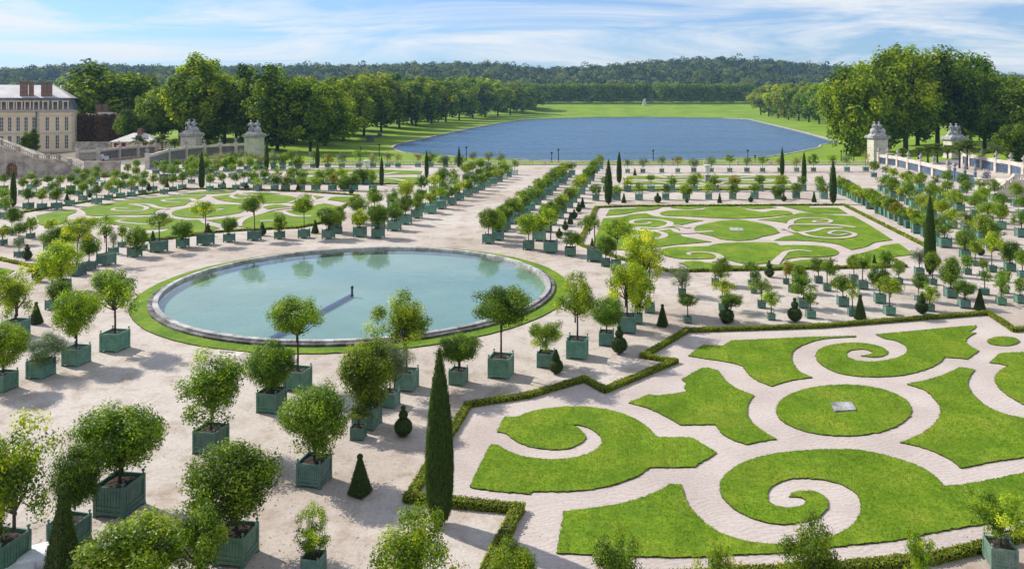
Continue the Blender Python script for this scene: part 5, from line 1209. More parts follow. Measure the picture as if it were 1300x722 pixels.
def fence(pts, ht, label, rail_h=0.75, pier_w=0.75, rail=True, bars=True, mat='iron', dark_fin=True, pmat='stone'):
    """stone piers at pts with iron bars between and a stone rail on top"""
    e = empty('railing_fence', (*pts[0], -0.3), label, 'fence', 'iron railings between stone piers')
    o0 = Vector((*pts[0], -0.3)); bmp = bmesh.new(); box(bmp, (0, 0, ht/2+.15), (pier_w, pier_w, ht+.3)); box(bmp, (0, 0, ht+.36), (pier_w*1.3, pier_w*1.3, 0.14)); box(bmp, (0, 0, 0.3), (pier_w*1.2, pier_w*1.2, 0.6))
    pm = bm_mesh(bmp, 'pier', M[pmat])
    for i, p in enumerate(pts):
        q = Vector((*p, -0.3))-o0
        pr = kid('pier', pm, e, q); kid('finial', FINIAL, pr, (0, 0, ht+0.43))
        if i+1 < len(pts):
            q2 = Vector((*pts[i+1], -0.3))-o0; d = (q2-q)
            bm = bmesh.new(); bar(bm, q+Vector((0, 0, 0.25)), q2+Vector((0, 0, 0.25)), 0.4, 0.5); kid('footing', bm_mesh(bm, 'footing', M['stone_dark']), e)
            if rail:
                bm = bmesh.new(); bar(bm, q+Vector((0, 0, ht-0.3)), q2+Vector((0, 0, ht-0.3)), 0.45, rail_h); kid('top_rail', bm_mesh(bm, 'top_rail', M['stone']), e)
            if bars:
                bm = bmesh.new(); n = max(6, int(d.length/0.16))
                for k in range(1, n):
                    c_ = q+d*k/n; box(bm, (c_.x, c_.y, ht/2), (0.085, 0.085, ht-0.2))
                for hh in (0.7, ht*0.72): bar(bm, q+Vector((0, 0, hh)), q2+Vector((0, 0, hh)), 0.09, 0.12)
                ob = kid('iron_bars', bm_mesh(bm, 'iron_bars', M[mat]), e); ob['kind'] = 'stuff'
    return e
wp = lambda L: [P(x, y, -0.3)[:2] for x, y in L]
fence(wp([(1116,210.5),(1127.4,212),(1140,214),(1153.4,218),(1169,222),(1185.4,226.5),(1203.7,232)]), 2.75, 'railings with stone piers running from the pillar toward the right stair')
fence(wp([(1203.7,232),(1212,233.5),(1225,237.5),(1238,240)]), 2.5, 'iron gate section by the white sculpture block', rail=False, pier_w=0.35, pmat='iron')
fence(wp([(1223,211),(1231.5,213.5),(1247,216.5),(1264.8,221),(1283.4,224),(1300,229),(1330,236)]), 3.1, 'second line of railings behind the palms on the right')
fence(wp([(187,217),(213.7,207.5),(236,203.5),(259.4,201),(279.3,199.3),(299.3,198.2),(317.5,196.8)]), 3.5, 'railings with stone piers below the left pillars', mat='iron_grey', rail_h=0.6)
fence(wp([(99,207),(125,206),(151,202),(174.9,199.8),(197.6,198)]), 3.2, 'second line of railings before the little red shuttered house', rail_h=0.6, mat='iron_grey')
sheet('roadway', [P(1120,210,-.29)[:2], P(1240,242,-.29)[:2], P(1420,242,-.29)[:2], P(1300,212,-.29)[:2], P(1215,203,-.29)[:2]], -0.28, M['asphalt'])
sheet('roadway', [P(90,221,-.29)[:2], P(190,219,-.29)[:2], P(318,198,-.29)[:2], P(250,196,-.29)[:2], P(90,209,-.29)[:2]], -0.28, M['asphalt'])
# white sculpture block on the right
Xb, Zb, _ = P(1252, 243); blk = empty('sculpture_block', (Xb, Zb, 0), 'pale stone block with a winged stone group beside the right stair', 'sculpture')
bm = bmesh.new(); box(bm, (0, 0, 1.05), (2.5, 2.2, 2.1)); box(bm, (0, 0, 2.15), (2.75, 2.4, 0.16)); kid('block', bm_mesh(bm, 'block', M['stone']), blk); kid('sculpture', sculpture(21, 0.62), blk, (0, 0, 2.2))
# ------------------------------------------------------------------ right stair
def prism(bm, poly, y0, y1, mi=0):
    """poly in (x, z) pushed from y0 to y1"""
    a = [bm.verts.new((x, y0, z)) for x, z in poly]; b = [bm.verts.new((x, y1, z)) for x, z in poly]
    bm.faces.new(a).material_index = mi; bm.faces.new(b[::-1]).material_index = mi; n = len(poly)
    for i in range(n): bm.faces.new((a[i], b[i], b[(i+1) % n], a[(i+1) % n])).material_index = mi
    bmesh.ops.recalc_face_normals(bm, faces=bm.faces)
ZS = 122.0
sx0 = (1266-650)/FOC*ZS; hx = lambda x: (x-650)/FOC*ZS-sx0; hz = lambda y: CAM_H-(y-HOR)/FOC*ZS
rs = empty('garden_stair', (sx0, ZS, 0), 'pale stone stair with balustrade rising at the right edge', 'stair')
bm = bmesh.new(); prism(bm, [(-0.3, -0.2), (hx(1370), -0.2), (hx(1370), hz(230)), (hx(1290), hz(230)), (hx(1268), hz(247))], 0, 5.0); kid('flank_wall', bm_mesh(bm, 'flank_wall', M['stone']), rs)
bm = bmesh.new()
for i in range(14):
    xx = hx(1268)+(hx(1290)-hx(1268))*i/14; box(bm, (xx+0.12, 2.5, hz(247)+(hz(230)-hz(247))*(i+0.5)/14), (0.26, 4.0, 0.16))
kid('steps', bm_mesh(bm, 'steps', M['stone']), rs)
def rail_piece(a, b, lab, parent):
    a, b = Vector(a), Vector(b); d = b-a; n = max(3, int(d.length/0.42))
    bm = bmesh.new(); bar(bm, a+Vector((0, 0, 0.95)), b+Vector((0, 0, 0.95)), 0.4, 0.2); kid('handrail', bm_mesh(bm, 'handrail', M['stone']), parent)
    bm = bmesh.new(); bar(bm, a+Vector((0, 0, 0.1)), b+Vector((0, 0, 0.1)), 0.42, 0.24); kid('plinth', bm_mesh(bm, 'plinth', M['stone']), parent)
    bm = bmesh.new()
    for i in range(n): lathe(bm, [(0.09, 0.2), (0.06, 0.3), (0.13, 0.45), (0.06, 0.7), (0.1, 0.86)], a+d*(i+0.5)/n, 6)
    o = kid('balusters', bm_mesh(bm, 'balusters', M['stone']), parent); o['kind'] = 'stuff'
    bm = bmesh.new(); box(bm, (0, 0, 0.58), (0.55, 0.55, 1.2)); kid('pier', bm_mesh(bm, 'pier', M['stone']), parent, a); 
rail_piece((hx(1268), 0.25, hz(247)), (hx(1279), 0.25, hz(238.5)), '', rs); rail_piece((hx(1279), 0.25, hz(238.5)), (hx(1290), 0.25, hz(230)), '', rs); rail_piece((hx(1290), 0.25, hz(230)), (hx(1370), 0.25, hz(230)), '', rs)
# ------------------------------------------------------------------ left stair (two flights down to the garden) with an arched door
ZL = 154.0; lx = lambda x: (x-650)/FOC*ZL; lz = lambda y: CAM_H-(y-HOR)/FOC*ZL
ls_ = empty('grand_stair', (lx(0), ZL, 0), 'old stone stair descending to the garden at the left edge, over an arched door', 'stair')
bx = lx(0)
bm = bmesh.new()
prof = [(lx(-70), -0.3), (lx(104), -0.3), (lx(104), lz(215)), (lx(73), lz(203)), (lx(46), lz(203)), (lx(0), lz(186)), (lx(-70), lz(160))]
# arch opening: build the wall as strips
ax0, ax1, atop, asp_ = lx(7.5), lx(22), lz(207), lz(214)
def wall_strip(poly): prism(bm, [(x-bx, z) for x, z in poly], 0, 6.0)
wall_strip([(lx(-70), -0.3), (ax0, -0.3), (ax0, lz(189)), (lx(-70), lz(160))])
wall_strip([(ax1, -0.3), (lx(104), -0.3), (lx(104), lz(215)), (lx(73), lz(203)), (lx(46), lz(203)), (ax1, lz(194))])
na = 10; acx = (ax0+ax1)/2; ar = (ax1-ax0)/2
for i in range(na):
    t0, t1 = PI-PI*i/na, PI-PI*(i+1)/na
    xa, xb = acx+ar*math.cos(t0), acx+ar*math.cos(t1); za, zb_ = asp_+(atop-asp_)*math.sin(t0), asp_+(atop-asp_)*math.sin(t1)
    ta = lz(189)+(lz(194)-lz(189))*(xa-ax0)/(ax1-ax0); tb = lz(189)+(lz(194)-lz(189))*(xb-ax0)/(ax1-ax0)
    wall_strip([(xa, za), (xb, zb_), (xb, tb), (xa, ta)])
kid('flank_wall', bm_mesh(bm, 'flank_wall', M['stone_dark']), ls_)
bm = bmesh.new(); prism(bm, [(ax0-bx+.02, -0.3), (ax1-bx-.02, -0.3), (ax1-bx-.02, lz(209)), (ax0-bx+.02, lz(209))], 0.7, 0.8); dr = kid('arched_door', bm_mesh(bm, 'arched_door', M['glass']), ls_)
bm = bmesh.new()
for i in range(6):
    xx = ax0-bx+(ax1-ax0)*i/5; box(bm, (xx, 0.66, 1.1), (0.22, 0.06, 3.6))
for zz_ in (0.3, 1.1, 1.9, 2.5): box(bm, (acx-bx, 0.65, zz_), (ax1-ax0, 0.05, 0.2))
kid('door_frame', bm_mesh(bm, 'door_frame', M['wood']), dr)
rl = lambda x, y: (lx(x)-bx, 0.2, lz(y)-0.95)
for a, b in (((-70,151),(-30,166)),((-30,166),(0,178.5)),((0,178.5),(22,187.5)),((22,187.5),(45.5,197.5)),((45.5,197),(60,197)),((60,197),(73,197)),((73,197),(88,203)),((88,203),(103,210))):
    a_ = (lx(a[0])-bx, 0.2, lz(a[1])-0.95); b_ = (lx(b[0])-bx, 0.2, lz(b[1])-0.95); rail_piece(a_, b_, '', ls_)
for o in ls_.children:
    if o.name.startswith(('handrail', 'plinth', 'balusters', 'pier')): o.data.materials[0] = M['stone_dark']
for x0_, y0_, x1_, y1_ in ((0,189,46,206),(46,206,74,206),(74,206,103,218)):
    bm = bmesh.new(); bar(bm, (lx(x0_)-bx, -0.05, lz(y0_)), (lx(x1_)-bx, -0.05, lz(y1_)), 0.4, 0.25); kid('string_course', bm_mesh(bm, 'string_course', M['stone_dark']), ls_)
# end wall of the stair
bm = bmesh.new(); box(bm, (0, 0, 1.5), (7.0, 0.8, 3.2)); tag(link('garden_wall', bm_mesh(bm, 'garden_wall', M['stone_dark'])), 'short dark garden wall at the foot of the left stair', 'wall'); o_ = [o for o in C.objects if o.name == 'garden_wall'][0]; o_.location = (lx(104)+3.6, ZL+1, 0)

# ------------------------------------------------------------------ the big house
ZH = 260.0; gx_ = lambda x: (x-650)/FOC*ZH; gz = lambda y: CAM_H-(y-HOR)/FOC*ZH
hs = empty('mansion', (gx_(93.5), ZH, gz(196)), 'long cream stone house with slate mansard roof at the left edge', 'house')
z0h = gz(196); hs.rotation_euler = (0, 0, math.radians(24)); W = lambda x: (gx_(x)-gx_(93.5))*0.84; Hh = lambda y: gz(y)-z0h
wins = [(x, 148.4, 166, 4.2) for x in (-41,-30.5,-20,-9,1.5,11.5,22,32,42,59,72,84)]+[(x, 171.5, 188.5, 4.2) for x in (-41,-30.5,-20,-9,1.5,11.5,22,32,42,59,72,84)]
bm = bmesh.new(); xs = sorted(set([W(-60), W(93.5)]+[W(x-w_/2) for x, _, _, w_ in wins]+[W(x+w_/2) for x, _, _, w_ in wins])); ys = [0, Hh(188.5), Hh(171.5), Hh(166), Hh(148.4), Hh(140)]
for i in range(len(xs)-1):
    mid_ = (xs[i]+xs[i+1])/2; isw = any(abs(mid_-W(x)) < 0.3 for x, *_ in wins)
    for j in range(5):
        if isw and j in (1, 3): continue
        v = [bm.verts.new((xs[i], 0, ys[j])), bm.verts.new((xs[i+1], 0, ys[j])), bm.verts.new((xs[i+1], 0, ys[j+1])), bm.verts.new((xs[i], 0, ys[j+1]))]; bm.faces.new(v)
        if isw and j in (0, 2, 4):   # reveals
            for yy in ([ys[j+1]] if j < 4 else [])+([ys[j]] if j > 0 else []):
                bm.faces.new([bm.verts.new((xs[i], 0, yy)), bm.verts.new((xs[i+1], 0, yy)), bm.verts.new((xs[i+1], 0.4, yy)), bm.verts.new((xs[i], 0.4, yy))])
    if isw:
        for xx in (xs[i], xs[i+1]):
            for j in (1, 3): bm.faces.new([bm.verts.new((xx, 0, ys[j])), bm.verts.new((xx, 0.4, ys[j])), bm.verts.new((xx, 0.4, ys[j+1])), bm.verts.new((xx, 0, ys[j+1]))])
v = [bm.verts.new((W(93.5), y, z)) for y, z in ((0, 0), (14, 0), (14, ys[-1]), (0, ys[-1]))]; bm.faces.new(v)
kid('wall', bm_mesh(bm, 'wall', M['plaster']), hs)
bm = bmesh.new()
for y_, t_, pr_ in ((140.2, .35, .5), (141.8, .2, .28), (169, .22, .15), (146.6, .12, .1), (167.4, .12, .1), (192, .5, .15)): box(bm, ((W(-60)+W(93.5))/2+pr_/2, -pr_/2+0.02, Hh(y_)), (W(93.5)-W(-60)+pr_, pr_, t_))
kid('string_course', bm_mesh(bm, 'string_course', M['stone']), hs)
bm = bmesh.new(); k = 0
while k*0.75 < ys[-1]-0.6:
    for xq in (93.0, 47.0): box(bm, (W(xq), -0.03, 0.4+k*0.75), (1.1 if k % 2 else 0.75, 0.1, 0.66))
    k += 1
o_ = kid('quoins', bm_mesh(bm, 'quoins', M['stone']), hs); o_['kind'] = 'stuff'
bm = bmesh.new(); lathe(bm, [(0.12, 0), (0.12, ys[-1])], (W(45), -0.2, 0), 6); kid('downpipe', bm_mesh(bm, 'downpipe', M['dark_metal']), hs)
def window_mesh(w_, h_):
    bm = bmesh.new()
    for sx in (-1, 1): box(bm, (sx*(w_/2-.06), 0, h_/2), (0.12, 0.1, h_))
    box(bm, (0, 0, h_/2), (0.12, 0.1, h_))
    for q in range(5): box(bm, (0, 0.012, 0.06+(h_-.12)*q/4), (w_-.02, 0.07, 0.1))
    f = bm_mesh(bm, 'window', M['white']); bm = bmesh.new(); box(bm, (0, 0.06, h_/2), (w_, 0.03, h_)); return f, bm_mesh(bm, 'pane', M['glass'])
wf = {}
for x, yt, yb_, w_ in wins:
    key = yb_
    if key not in wf: wf[key] = window_mesh(w_*ZH/FOC, Hh(yt)-Hh(yb_))
    o = kid('window', wf[key][0], hs, (W(x), 0.3, Hh(yb_))); kid('pane', wf[key][1], o)
# mansard
bm = bmesh.new(); e0, e1 = Hh(139.6), Hh(124.5); xl_, xr_ = W(-60), W(94); 
v = [(xl_, -0.3, e0), (xr_, -0.3, e0), (xr_-1.2, 1.2, e1), (xl_, 1.2, e1), (xr_, 14.3, e0), (xr_-1.2, 12.8, e1), (xl_, 12.8, e1), (xl_, 14.3, e0)]
V = [bm.verts.new(q) for q in v]; bm.faces.new((V[0], V[1], V[2], V[3])); bm.faces.new((V[1], V[4], V[5], V[2])); bm.faces.new((V[4], V[7], V[6], V[5]))
kid('mansard', bm_mesh(bm, 'mansard', M['slate']), hs)
bm = bmesh.new(); r1_ = Hh(107.5); V = [bm.verts.new(q) for q in [(xl_, 1.0, e1), (xr_-1.0, 1.0, e1), (W(60), 15, r1_), (xl_, 15, r1_), (xr_-1.0, 29, e1), (xl_, 29, e1)]]
bm.faces.new((V[0], V[1], V[2], V[3])); bm.faces.new((V[1], V[4], V[2])); bm.faces.new((V[4], V[5], V[3], V[2])); rf = kid('roof', bm_mesh(bm, 'roof', M['zinc']), hs)
dm = None
for x in (-41,-31,-20,-9,4.5,13.5,23.5,34,45,57,69.5,83):
    if dm is None:
        bm = bmesh.new(); 
        for sx in (-1, 1): box(bm, (sx*0.75, 0.9, 1.3), (0.35, 1.9, 2.6))
        box(bm, (0, 0.85, 2.75), (2.1, 2.2, 0.35)); dm = bm_mesh(bm, 'dormer', M['plaster']); bm = bmesh.new(); box(bm, (0, 0.5, 1.3), (1.2, 0.1, 2.5)); dp = bm_mesh(bm, 'pane', M['glass'])
    o = kid('dormer', dm, hs, (W(x), -0.25, e0+0.15)); kid('pane', dp, o)
for x0_, x1_, yt in ((23,31,104),(34,39,104),(50,56.5,104.5),(58,63,105)):
    bm = bmesh.new(); wd_ = (x1_-x0_)*ZH/FOC; hh = Hh(yt)-Hh(122); box(bm, (0, 0, hh/2), (wd_, 1.6, hh)); box(bm, (0, 0, hh-0.3), (wd_+0.3, 1.9, 0.25)); kid('chimney', bm_mesh(bm, 'chimney', M['brick']), rf, (W((x0_+x1_)/2), 3.5, Hh(122)))
# low wing behind it
lw = empty('low_wing', (gx_(107), ZH+14, gz(150)), 'low grey roofed wing with two brick chimneys behind the cream house', 'house')
bm = bmesh.new(); box(bm, (0, 0, -1.5), (7, 6, 4)); kid('wall', bm_mesh(bm, 'wall', M['plaster']), lw); bm = bmesh.new(); box(bm, (0, 0, 1.0), (7.6, 6.6, 1.6), taper=0.5); lr = kid('roof', bm_mesh(bm, 'roof', M['zinc']), lw)
for xx in (-2.2, 0.4): bm = bmesh.new(); box(bm, (xx, -1, 2.9), (1.6, 1.2, 3.6)); kid('chimney', bm_mesh(bm, 'chimney', M['brick']), lr)
# little house with red shutters
ZP = 240.0; X0, X1 = (139-650)/FOC*ZP, (198-650)/FOC*ZP; zb0 = CAM_H-(189.5-HOR)/FOC*ZP; ev = CAM_H-(180-HOR)/FOC*ZP; rg = CAM_H-(169.5-HOR)/FOC*ZP
ph = empty('garden_house', ((X0+X1)/2, ZP, zb0), 'little house with pale hipped roof and dark red shutters', 'house'); hw = (X1-X0)/2
bm = bmesh.new(); box(bm, (0, 4, (ev-zb0)/2), (2*hw-1, 7, ev-zb0)); kid('wall', bm_mesh(bm, 'wall', M['plaster']), ph)
bm = bmesh.new(); V = [bm.verts.new(q) for q in [(-hw, 0, ev-zb0), (hw, 0, ev-zb0), (hw, 8, ev-zb0), (-hw, 8, ev-zb0), (-hw+5.5, 4, rg-zb0), (hw-5.5, 4, rg-zb0)]]
for f in ((0, 1, 5, 4), (1, 2, 5), (2, 3, 4, 5), (3, 0, 4), (3, 2, 1, 0)): bm.faces.new([V[i] for i in f])
pr_ = kid('roof', bm_mesh(bm, 'roof', M['zinc']), ph); bm = bmesh.new(); box(bm, (0.6, 3.6, rg-zb0+0.3), (1.3, 1.3, 2.2)); kid('chimney', bm_mesh(bm, 'chimney', M['brick']), pr_)
bm = bmesh.new(); box(bm, (0, 0, 0), (1.3, 0.1, 1.3)); sm = bm_mesh(bm, 'shutter', M['red'])
for xx in (-5.4, -3.1, 1.2, 3.6, 5.9): kid('shutter', sm, ph, (xx, 0.42, (ev-zb0)*0.55))
# grey wall and white cart
bm = bmesh.new(); box(bm, (0, 0, 1.5), (12, 0.6, 3.4)); o_ = tag(link('garden_wall', bm_mesh(bm, 'garden_wall', M['stone_dark'])), 'grey rubble wall between brown hedge and little house', 'wall'); o_.location = ((117-650)/FOC*245, 245, CAM_H-(193-HOR)/FOC*245)
cx_, cz_, _ = P(123, 206, -0.28); ct_ = empty('utility_cart', (cx_, cz_+2, -0.28), 'small white utility cart parked behind the left railings', 'cart')
bm = bmesh.new(); box(bm, (0, 0, 0.9), (3.2, 1.6, 1.0)); box(bm, (-0.5, 0, 1.75), (1.7, 1.5, 0.8), taper=0.8); kid('body', bm_mesh(bm, 'body', M['white']), ct_)
bm = bmesh.new(); box(bm, (-0.5, -0.7, 1.75), (1.1, 0.12, 0.5)); kid('window', bm_mesh(bm, 'window', M['glass']), ct_)
bm = bmesh.new(); lathe(bm, [(0.34, -0.12), (0.36, 0), (0.34, 0.12)], n=12); bmesh.ops.rotate(bm, matrix=Matrix.Rotation(PI/2, 3, 'X'), verts=bm.verts); wm_ = bm_mesh(bm, 'wheel', M['dark_metal'])
for sx in (-1, 1):
    for sy in (-1, 1): kid('wheel', wm_, ct_, (sx*1.05, sy*0.72, 0.36))
# tall clipped brown hedge
hx0, hx1 = (92-650)/FOC*270, (152-650)/FOC*270; hb_ = CAM_H-(180-HOR)/FOC*270; hh_ = (180-147)/FOC*270
e = empty('clipped_hedge', (0, 0, hb_), 'tall brown clipped hedge wall beside the cream house', 'hedge')
n = 9000; u = NR.random(n); xx = hx0+(hx1-hx0)*NR.random(n); face = NR.random(n) < 0.75
c = np.stack([xx, np.where(face, 270+0.3*np.sin(xx*1.7), 270+3*NR.random(n)), np.where(face, hh_*NR.random(n), hh_+0.2*np.sin(xx*2))], 1)+NR.normal(size=(n, 3))*0.25
nn_ = np.where(face[:, None], np.array([[0, -1, .3]]), np.array([[0, -.2, 1]]))+NR.normal(size=(n, 3))*0.5
o = kid('clipped_foliage', leaves('clipped_foliage', c, nn_, 0.3*NR.uniform(.7, 1.3, n), 0.7, np.clip(0.42+0.15*np.sin(xx*0.9)+0.2*NR.normal(size=n), 0, 1), M['brown_leaf']), e)
bm = bmesh.new(); box(bm, ((hx0+hx1)/2, 271.6, hh_/2-.1), (hx1-hx0, 3, hh_-.2)); kid('core', bm_mesh(bm, 'core', M['core']), o)
# ------------------------------------------------------------------ trees
def tree(kind, x, Z, top_y, base_y=None, wpx=None, label='', group=None, col='n', lowf=0.16, X=None, name='plane_tree', base_h=None):
    if X is None: X = (x-650)/FOC*Z
    zb = base_h if base_h is not None else ground_h(X, Z)
    H = CAM_H-(top_y-HOR)/FOC*Z-zb
    r = wpx/2*Z/FOC if wpx else H*0.3
    e = empty(name, (X, Z, zb), label, 'tree', group, rnd.uniform(0, 6.28))
    kid('trunk', rnd.choice(TRK), e, sc=(H/25, H/25, H/25))
    me, cc = rnd.choice(FT[kind])
    z0 = H*lowf; hz_ = (H-z0)/2
    cs = [c_*rnd.uniform(0.9, 1.1) for c_ in COL[col]]
    kid('crown', me, e, (0, 0, z0+hz_), (r/9*1.0, r/9*1.0, hz_/(9*1.25)), rnd.uniform(0, 6.28), cs)
    return e
GB = 'tall trees behind the left railings'
for x, Z, ty, wp_, co, lf, lab in [
 (143,300,79,104,'l',0.05,'broad rounded tree behind the brown hedge and cream house'),
 (100,330,110,50,'l',0.05,'smaller tree at the corner of the cream house'),
 (188,320,96,62,'n',0.05,'mid tree filling the gap right of the broad rounded tree'),
 (205,285,112,60,'yg',0.05,'yellow green tree over the little red shuttered house'),
 (168,262,138,44,'d',0.02,'dark bushy tree right behind the little house'),
 (247,262,68,82,'l',0.08,'tallest tree of the left bank, above the left pillar'),
 (285,270,94,60,'l',0.10,'leafy tree between the tallest tree and the big dark one'),
 (320,262,92,66,'d',0.12,'dark tree over the second left pillar'),
 (352,255,88,86,'n',0.12,'big dark bodied tree at the start of the left lawn'),
 (228,300,120,60,'d',0.05,'dark tree low behind the left pillar'),
 (300,300,100,60,'d',0.1,'shadowed tree behind the second left pillar'),
 (120,330,96,70,'l',0.0,'leafy tree between cream house and broad rounded tree'),
 (265,320,86,70,'l',0.0,'pale tree filling the gap behind the tallest left tree'),
 (335,320,92,70,'yg',0.0,'yellow green tree filling the gap behind the dark pillar tree'),
 (372,300,96,64,'l',0.02,'light tree behind the big dark bodied one'),
 (388,350,96,56,'yg',0.0,'yellow green tree joining the avenue rows on the left')]:
    tree('big', x, Z, ty, None, wp_*1.12, lab, GB, co, lf)
GA = 'trees of the avenue left of the lake'
AV = [(394,262,106,62),(412,300,104,54),(436,340,100,56),(462,380,98,54),(484,430,97,50),(507,480,98,46),(528,530,101,42),(548,580,103,40),(566,640,103,36),(583,700,102,36),(600,760,100,36),(616,810,101,32),(632,860,103,30),(648,910,106,28),(664,960,108,26),(680,1010,110,24)]
for i, (x, Z, ty, wp_) in enumerate(AV):
    tree('avenue' if Z > 420 else 'big', x, Z, ty, None, wp_*1.55, f'{ORD[i]} tree of the lakeside avenue counted from the left lawn', GA, rnd.choice(['n', 'l', 'n', 'yg']), 0.10 if i > 1 else 0.10)
AV2 = [(400,330,102,50),(425,390,97,52),(452,440,94,50),(478,500,92,48),(504,560,92,46),(530,620,96,42),(552,700,98,38),(574,780,97,38),(594,860,97,36),(614,930,99,32),(634,990,102,28),(654,1040,104,26)]
for i, (x, Z, ty, wp_) in enumerate(AV2):
    tree('avenue', x, Z, ty, None, wp_*1.4, f'{ORD[i]} tree of the rear avenue row behind the lakeside one', GA, rnd.choice(['l', 'l', 'n', 'yg']), 0.08)
GR = 'tall trees behind the right railings'
for x, Z, ty, wp_, co, lf, lab in [
 (1090,245,82,72,'yg',0.02,'yellow green tree with low skirt at the lake side of the right clump'),
 (1118,262,60,86,'yg',0.06,'bright yellow green tree, tall, second of the right clump'),
 (1150,255,57,84,'yg',0.10,'highest sunlit tree of the right clump'),
 (1190,262,60,84,'n',0.12,'dark tall tree in the middle of the right clump'),
 (1222,280,66,70,'n',0.12,'tall dark tree behind the right pillar'),
 (1250,262,92,66,'n',0.12,'mid green tree right of the tall pair'),
 (1282,250,95,66,'n',0.10,'leafy tree near the right edge'),
 (1315,245,96,70,'n',0.10,'leafy tree cut by the right edge'),
 (1165,300,78,80,'d',0.08,'shadowed tree inside the right clump'),
 (1232,310,88,70,'d',0.08,'shadowed tree behind the right pillar')]:
    tree('big', x, Z, ty, None, wp_*1.1, lab, GR, co, lf)
AR = [(1068,480,106,48),(1054,540,108,42),(1040,590,107,40),(1027,640,109,36),(1014,690,108,36),(1001,740,109,34),(988,800,108,34),(976,860,108,32),(966,920,109,30)]
for i, (x, Z, ty, wp_) in enumerate(AR):
    tree('avenue', x, Z, ty, None, wp_*1.2, f'{ORD[i]} tree of the right lakeside avenue counted from the big clump', 'trees of the avenue right of the lake', rnd.choice(['yg', 'yg', 'l', 'y']), 0.10)
AR2 = [(1085,520,102,44),(1070,590,103,40),(1054,650,104,38),(1038,710,104,36),(1022,770,105,34),(1006,830,105,32),(992,900,106,30)]
for i, (x, Z, ty, wp_) in enumerate(AR2):
    tree('avenue', x, Z, ty, None, wp_*1.2, f'{ORD[i]} tree of the rear row of the right avenue', 'trees of the avenue right of the lake', rnd.choice(['yg', 'l', 'n']), 0.10)
# dome shaped bush and hedge at the right, round bush by the house
tree('big', 1290, 200, 151, None, 52, 'grey green dome shaped tree at the right edge behind the railings', None, 'd', 0.0)
X, Z, H = at(37, 190, 200); me, cc = FT['big'][0]
e = empty('round_bush', (X, Z, H), 'dark round bush on the terrace above the left stair', 'bush'); kid('foliage', me, e, (0, 0, 2.2), (0.29, 0.25, 0.22), 1.0, (0.7, 0.75, 0.85))
bm = bmesh.new(); lathe(bm, [(0.15, -3.5), (0.1, 2)], n=6); kid('stem', bm_mesh(bm, 'stem', M['bark']), e)
# palms behind the railings
def palm(x, ytop, ybase, Z, s, label):
    X = (x-650)/FOC*Z; zb = -0.3; H = CAM_H-(ytop-HOR)/FOC*Z-zb
    e = empty('palm_tree', (X, Z, zb), label, 'palm', 'palms by the railings', rnd.uniform(0, 6))
    kid('trunk', TRUNK, e, sc=(3.4, 3.4, H*0.86)); kid('fronds', PALM[0], e, (0, 0, H*0.84), (s*1.25, s*1.25, s*1.25), rnd.uniform(0, 6))
for x, yt, Z, s, lab in [(176,176,222,1.5,'palm in front of the little house roof'),(199,178,222,1.3,'palm at the right end of the little house'),(206,174,226,1.5,'taller palm beyond the little house'),(222,180,220,1.4,'palm left of the left pillar'),(232,178,220,1.4,'palm touching the left pillar'),(240,176,218,1.8,'bushy palm before the left pillar'),(264,180,215,1.1,'small palm right of the left pillar'),
 (1166,192,196,1.3,'palm low behind the right railings, nearest the lake'),(1178,190,194,1.4,'second palm behind the right railings'),(1190,188,192,1.6,'third palm behind the right railings'),(1203,190,188,1.5,'palm just left of the right pillar'),(1218,186,175,1.7,'tall palm under the right pillar'),(1228,184,172,1.9,'tall palm with pale crown right of the right pillar'),(1263,190,170,1.4,'slim palm before the second railings'),(1146,192,200,1.1,'small palm by the first railing piers')]:
    palm(x, yt, None, Z, s, lab)
# far tree wall and the wooded hills: masses
def mass(name, centers, radii, hz_, n_per, ls, mat, label, cat, tintj=0.18, kind='stuff'):
    K = len(centers); idx = np.repeat(np.arange(K), n_per); n = len(idx)
    d = unit(NR.normal(size=(n, 3))); d[:, 2] = np.abs(d[:, 2])*1.0-0.15; d = unit(d)
    rr = radii[idx]*(0.8+0.2*NR.random(n))
    c = centers[idx]+d*rr[:, None]*np.stack([np.ones(n), np.ones(n), np.full(n, hz_)], 1)
    t_ = np.clip(0.48+tintj*NR.normal(size=K)[idx]+0.12*NR.normal(size=n), 0, 1)
    me = leaves(name, c, d+NR.normal(size=(n, 3))*0.4+np.array([0, 0, .2]), ls*NR.uniform(.7, 1.3, n), 0.8, t_, mat)
    return tag(link(name, me), label, cat, kind=kind)
def wall_of_trees(px0, px1, ytop, label, Z0=1092, depth=40):
    x0 = (px0-650)/FOC*Z0; x1 = (px1-650)/FOC*Z0; cs = []; rs = []
    top = CAM_H-(ytop-HOR)/FOC*Z0
    for xx in np.arange(x0+4, x1-3, 5.5):
        for k in range(3):
            z = Z0+4+k*depth/3; b0 = ground_h(xx, z)
            for hgt in (0.15, 0.4, 0.65, 0.85):
                if k > 0 and hgt < 0.8: continue
                cs.append((xx+rnd.gauss(0, 1), z+rnd.gauss(0, 1), b0+(top-b0)*hgt+rnd.gauss(0, .8))); rs.append(rnd.uniform(4.5, 6.5))
    return mass('tree_wall', np.array(cs), np.array(rs), 0.95, 70, 1.25, M['tree_leaf'], label, 'trees', 0.10)
a_ = wall_of_trees(640, 828, 108, 'straight wall of trees closing the far lawn, left of the statue gap')
b_ = wall_of_trees(836, 962, 108, 'straight wall of trees closing the far lawn, right of the statue gap')
for o in (a_, b_): o.color = (0.85, 0.9, 0.9, 1)
cs = []; rs = []
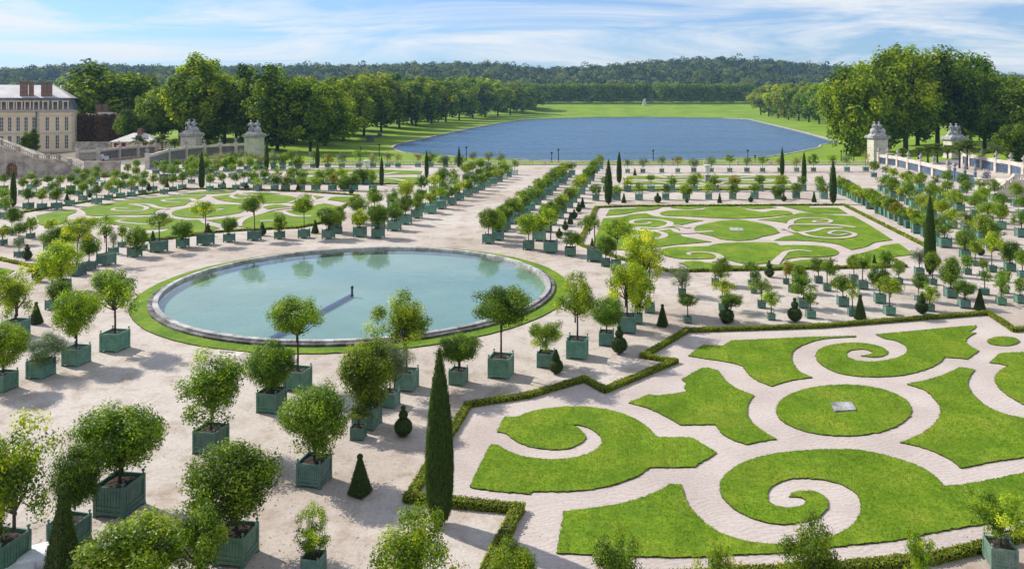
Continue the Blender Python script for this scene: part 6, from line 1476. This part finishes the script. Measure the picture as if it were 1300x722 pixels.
for z in np.arange(1150, 2240, 15):
    half_l, half_r = -0.92*z, 0.92*z
    st = 11+z*0.0045
    for xx in np.arange(half_l, half_r, st):
        X = xx+rnd.gauss(0, 3); Z = z+rnd.gauss(0, 4)
        r = rnd.choice([5.0, 6.5, 8.0, 11.0])*rnd.uniform(.85, 1.15); cs.append((X, Z, ground_h(X, Z)+r*0.8+rnd.uniform(-1, 1)+abs(rnd.gauss(0, 4.5)))); rs.append(r)
cs = np.array(cs); rs = np.array(rs)
mass('wooded_hills', cs, rs, 1.1, 40, 2.2, M['hill_leaf'], 'dark wooded hills closing the horizon', 'forest', 0.30)
# village roofs in the trees at the left
for x, y, wpx_, lab in ((64,108,10,'tiny pale roofed house in the woods above the cream house'),(80,111,12,'second tiny pale roofed house in the woods, further right'),(92,106,5,'narrow pale house front in the woods')):
    Z = 900; X, _, H = at(x, y+4, Z); e = empty('village_house', (X, Z, H-7), lab, 'house', 'village houses in the woods'); wv_ = wpx_*Z/FOC
    bm = bmesh.new(); box(bm, (0, 0, 5), (wv_, 8, 10)); kid('wall', bm_mesh(bm, 'wall', M['plaster']), e); bm = bmesh.new(); box(bm, (0, 0, 11.5), (wv_*1.06, 9, 3), taper=0.35); kid('roof', bm_mesh(bm, 'roof', M['zinc']), e)
# ------------------------------------------------------------------ the air
bm = bmesh.new(); box(bm, (0, 1500, 62), (6200, 3400, 150))
m = bpy.data.materials.new('haze'); m.use_nodes = True; t = m.node_tree; t.nodes.clear()
pv = N(t, 'ShaderNodeVolumePrincipled'); pv.inputs['Density'].default_value = 0.000095; pv.inputs['Color'].default_value = (0.42, 0.66, 1.0, 1); pv.inputs['Anisotropy'].default_value = 0.0
o_ = N(t, 'ShaderNodeOutputMaterial'); t.links.new(pv.outputs[0], o_.inputs['Volume'])
hz_o = tag(link('haze', bm_mesh(bm, 'haze', m)), kind='stuff')
print('OBJECTS', len(S.objects))
from collections import Counter
print(Counter(o.get('category') for o in S.objects if o.get('category')).most_common(12))
